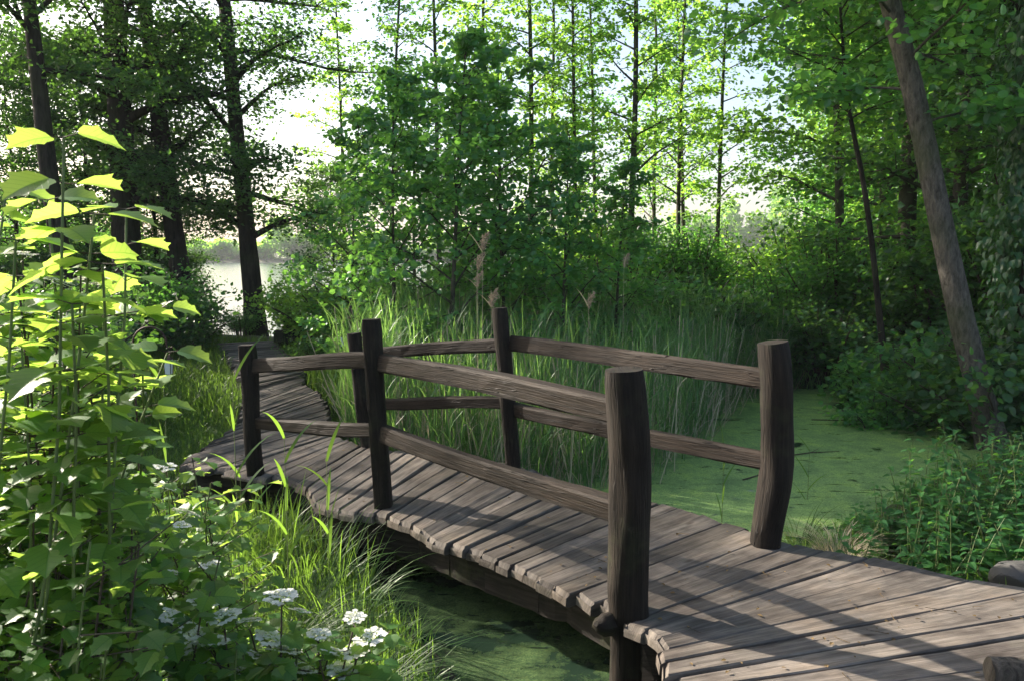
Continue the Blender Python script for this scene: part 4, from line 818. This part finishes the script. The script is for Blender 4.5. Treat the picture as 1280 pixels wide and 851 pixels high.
def reed_to(seed, x, y, Y, label, **k):
    p = pd(x, y, Y); z = max(gz(p[0], Y), -.8); return reed(seed, (p[0], Y, z), p[2]-z, label, **k)
reed_to(1, 290, 468, 3.6, 'tall green reed standing left of the first railing post', nl=5)
reed_to(2, 204, 470, 3.0, 'green reed beside the small lantern, leaning over the bank', nl=4)
reed_to(3, 355, 540, 4.1, 'green reed in front of the first rail span', nl=6, ll=.3, width=.022)
reed_to(4, 408, 570, 4.2, 'short broad-leaved reed at the deck edge between the first two posts', nl=5, ll=.25, width=.024)
reed_to(5, 300, 590, 4.0, 'low reed at the foot of the first railing post', nl=6, ll=.28, width=.02)
GP = 'pale feathery reeds of last year'
for k, (x, y, Y, lab) in enumerate([(603, 305, 7.2, 'dry reed with the highest pale plume above the middle post'), (597, 330, 7.4, 'dry reed with a fluffy plume just below the highest one'), (614, 376, 7.0, 'dry reed with a small plume touching the middle post top'),
        (736, 378, 8.2, 'dry reed with a pale plume right of the middle post'), (780, 328, 9.0, 'dry reed with a pale plume standing farther back over the rail'), (596, 352, 7.8, 'bent dry reed with a plume at the left of the middle post')]):
    reed_to(20+k, x, y, Y, lab, nl=2, plume=True, dry=True, group=GP)
# reed bed
r = np.random.default_rng(77); n = 6800
P = np.c_[r.uniform(-1.9, 4.6, n), r.uniform(6.2, 12.9, n)]
front = np.interp(P[:, 0], [-1.9, -.5, .5, 1.4, 2.2, 3.2, 4.6], [7.6, 6.85, 6.9, 7.5, 9.0, 11.2, 12.4])
k_ = (P[:, 1] > front+r.exponential(.25, n)-.2) & (sdist(P, PATH) > .12) & (P[:, 0] < .34*P[:, 1]+.1); P = P[k_]; n = len(P)
P = np.c_[P, np.maximum(ground(P), -.75)]; tall = r.uniform(.7, 1.75, n)*np.interp(P[:, 0], [-1.9, -1, 3, 4.5], [.75, 1, .95, .7])
sb = MB(); top = P+np.c_[r.normal(0, .1, (n, 2)), tall]; sticks(sb, P, top, .004, .002)
lb = MB(); nl = 6
for q in range(nl):
    u = .2+.8*(q+r.random(n))/nl; c = P+(top-P)*u[:, None]; blades(lb, c, r.uniform(.22, .5, n), r.uniform(.006, .013, n), r.uniform(0, 6.28, n), r.uniform(.0, .7, n), seg=4, tilt=.28)
me = sb.mesh('reed_bed', [ML_reed]); tag(link('reed_stems', me), kind='stuff'); tag(lb.build('reed_bed', ML_reed), kind='stuff')
sel = r.random(n) < .6; P2 = P[sel]+np.r_[.03, .02, 0]; n2 = len(P2); t2 = P2+np.c_[r.normal(0, .22, (n2, 2)), tall[sel]*r.uniform(.5, 1.05, n2)]; db = MB(); sticks(db, P2, t2, .006, .0035)
blades(db, P2+(t2-P2)*.7, r.uniform(.15, .35, n2), .009, r.uniform(0, 6.28, n2), r.uniform(.4, 1.2, n2), tilt=.3); tag(db.build('dry_reeds', ML_dry), kind='stuff')
# sparse stalks standing in the open water at the front
reed_to(40, 1012, 560, 6.8, 'lone reed in the open duckweed right of the log post', nl=5)
reed_to(41, 905, 560, 6.2, 'lone reed in the duckweed between the two thick posts', nl=5)
# floating twigs on the duckweed
for k, (x, y, a, ln, lab) in enumerate([(2.9, 8.3, .3, .7, 'long dead twig floating on the duckweed near the log post'), (3.9, 10.2, -.2, .9, 'dead twig floating at the back of the pond'), (2.2, 7.4, .5, .4, 'short dead twig floating in front of the reeds')]):
    b = MB(); q = np.array([(x, y, WATER+.004), (x+ln*.5*math.cos(a), y+ln*.5*math.sin(a)+.03, WATER+.012), (x+ln*math.cos(a), y+ln*math.sin(a), WATER+.006)]); rings(b, q, [.008, .006, .003], 6); sticks(b, [q[1]], [q[1]+np.array([.12, .1, .02])], .004, .002); tag(b.build('floating_twig', M_twig), lab, 'twig', 'twigs floating on the pond')

# ------------------------------------------------------------------ iron hooks with lanterns
def hook(loc, H, W, label, lab2, side=1, rz=0):
    o = thing('iron_hook', label, 'hook', loc, rz, 'shepherd hooks along the path'); b = MB(); a = np.linspace(math.pi, -.15, 16)
    P = np.concatenate([[(0, 0, -.1), (0, 0, H*.5), (0, 0, H-W/2)], np.c_[(W/2+np.cos(a)*W/2)*side, 0*a, H-W/2+np.sin(a)*W/2], [((W+.015)*side, 0, H-W/2-.03), ((W+.04)*side, 0, H-W/2-.02)]]); rings(b, P, .007, 8, up=(0, 1, 0)); b.build('rod', M_iron, o, True)
    t = thing('lantern', lab2, 'lantern', (loc[0]+math.cos(rz)*W*side*1.02, loc[1]+math.sin(rz)*W*side*1.02, loc[2]+H-W/2-.05), rz, 'little lanterns hanging from hooks')
    b = MB(); K = 8; an = np.arange(4)*math.pi/2+.785
    prof_ = [(.034, -.06), (.026, -.16)]; V = [(q*math.cos(u), q*math.sin(u), z) for q, z in prof_ for u in an]; b.add(V, [[0, 1, 5, 4], [1, 2, 6, 5], [2, 3, 7, 6], [3, 0, 4, 7], [4, 5, 6, 7]]); b.build('glass', M_glass, t)
    b = MB(); V = [(.042*math.cos(u), .042*math.sin(u), -.058) for u in an]+[(.008*math.cos(u), .008*math.sin(u), -.025) for u in an]; b.add(V, [[0, 1, 5, 4], [1, 2, 6, 5], [2, 3, 7, 6], [3, 0, 4, 7], [4, 5, 6, 7], [3, 2, 1, 0]])
    for u in an: sticks(b, [(.036*math.cos(u), .036*math.sin(u), -.058)], [(.028*math.cos(u), .028*math.sin(u), -.162)], .003, .003)
    b.build('cap', M_iron, t)
    b = MB(); a = np.linspace(0, 6.283, 13); rings(b, np.c_[.016*np.cos(a), 0*a, -.012+.016*np.sin(a)], .002, 5, False, up=(0, 1, 0)); b.build('ring', M_iron, t)
h = pd(165, 409, 5.6); hook((h[0], 5.6, gz(h[0], 5.6)), h[2]-gz(h[0], 5.6), .24, 'curved rusty iron hook standing in the grass left of the bridge', 'small white glass lantern hanging from the left iron hook')
h = pd(452, 397, 8.9); hook((h[0]+.0, 8.9, gz(h[0], 8.9)), h[2]-gz(h[0], 8.9), .22, 'curved iron hook standing behind the second railing post', 'small lantern hanging behind the second railing post', side=-1)

# ------------------------------------------------------------------ far shore of the lake
r = np.random.default_rng(9); n = 70000; x = r.uniform(-330, 330, n); k_ = (x*.041).astype(int); hh = 13+5*np.sin(x*.021)+3.5*np.sin(x*.083+1)+2.5*np.sin(x*.23); y = 258+r.uniform(0, 14, n)
z = hh*np.sqrt(r.random(n))*np.clip(.75+.5*np.sin(x*.55)*np.sin(x*.17+2), .4, 1.05)
b = MB(); leaves(b, np.c_[x, y, z], r.normal(size=(n, 3)), r.normal(size=(n, 3))+np.array([0, 0, .5]), r.uniform(1.0, 2.2, n), LEAF_MID); tag(b.build('far_wood', ML_light), kind='stuff')

# ------------------------------------------------------------------ the hazy air over the lake
m = mat('hazy_air'); pv = nd(m, 'ShaderNodeVolumePrincipled', Color=(.93, .95, 1, 1), Density=.0004, Anisotropy=.0); nd(m, 'ShaderNodeOutputMaterial', Volume=pv.outputs[0])
x0, x1, y0, y1, z0, z1 = -899, 899, -59, 1099, -4, 40
z0 = float(GZ.min())-1
b = MB(); b.add([(x0-5, y0-5, z0), (x1+5, y0-5, z0), (x1+5, y1+5, z0), (x0-5, y1+5, z0), (x0-5, y0-5, z1), (x1+5, y0-5, z1), (x1+5, y1+5, z1), (x0-5, y1+5, z1)], [[3, 2, 1, 0], [4, 5, 6, 7], [0, 1, 5, 4], [1, 2, 6, 5], [2, 3, 7, 6], [3, 0, 4, 7]])
tag(b.build('haze', m), kind='stuff')
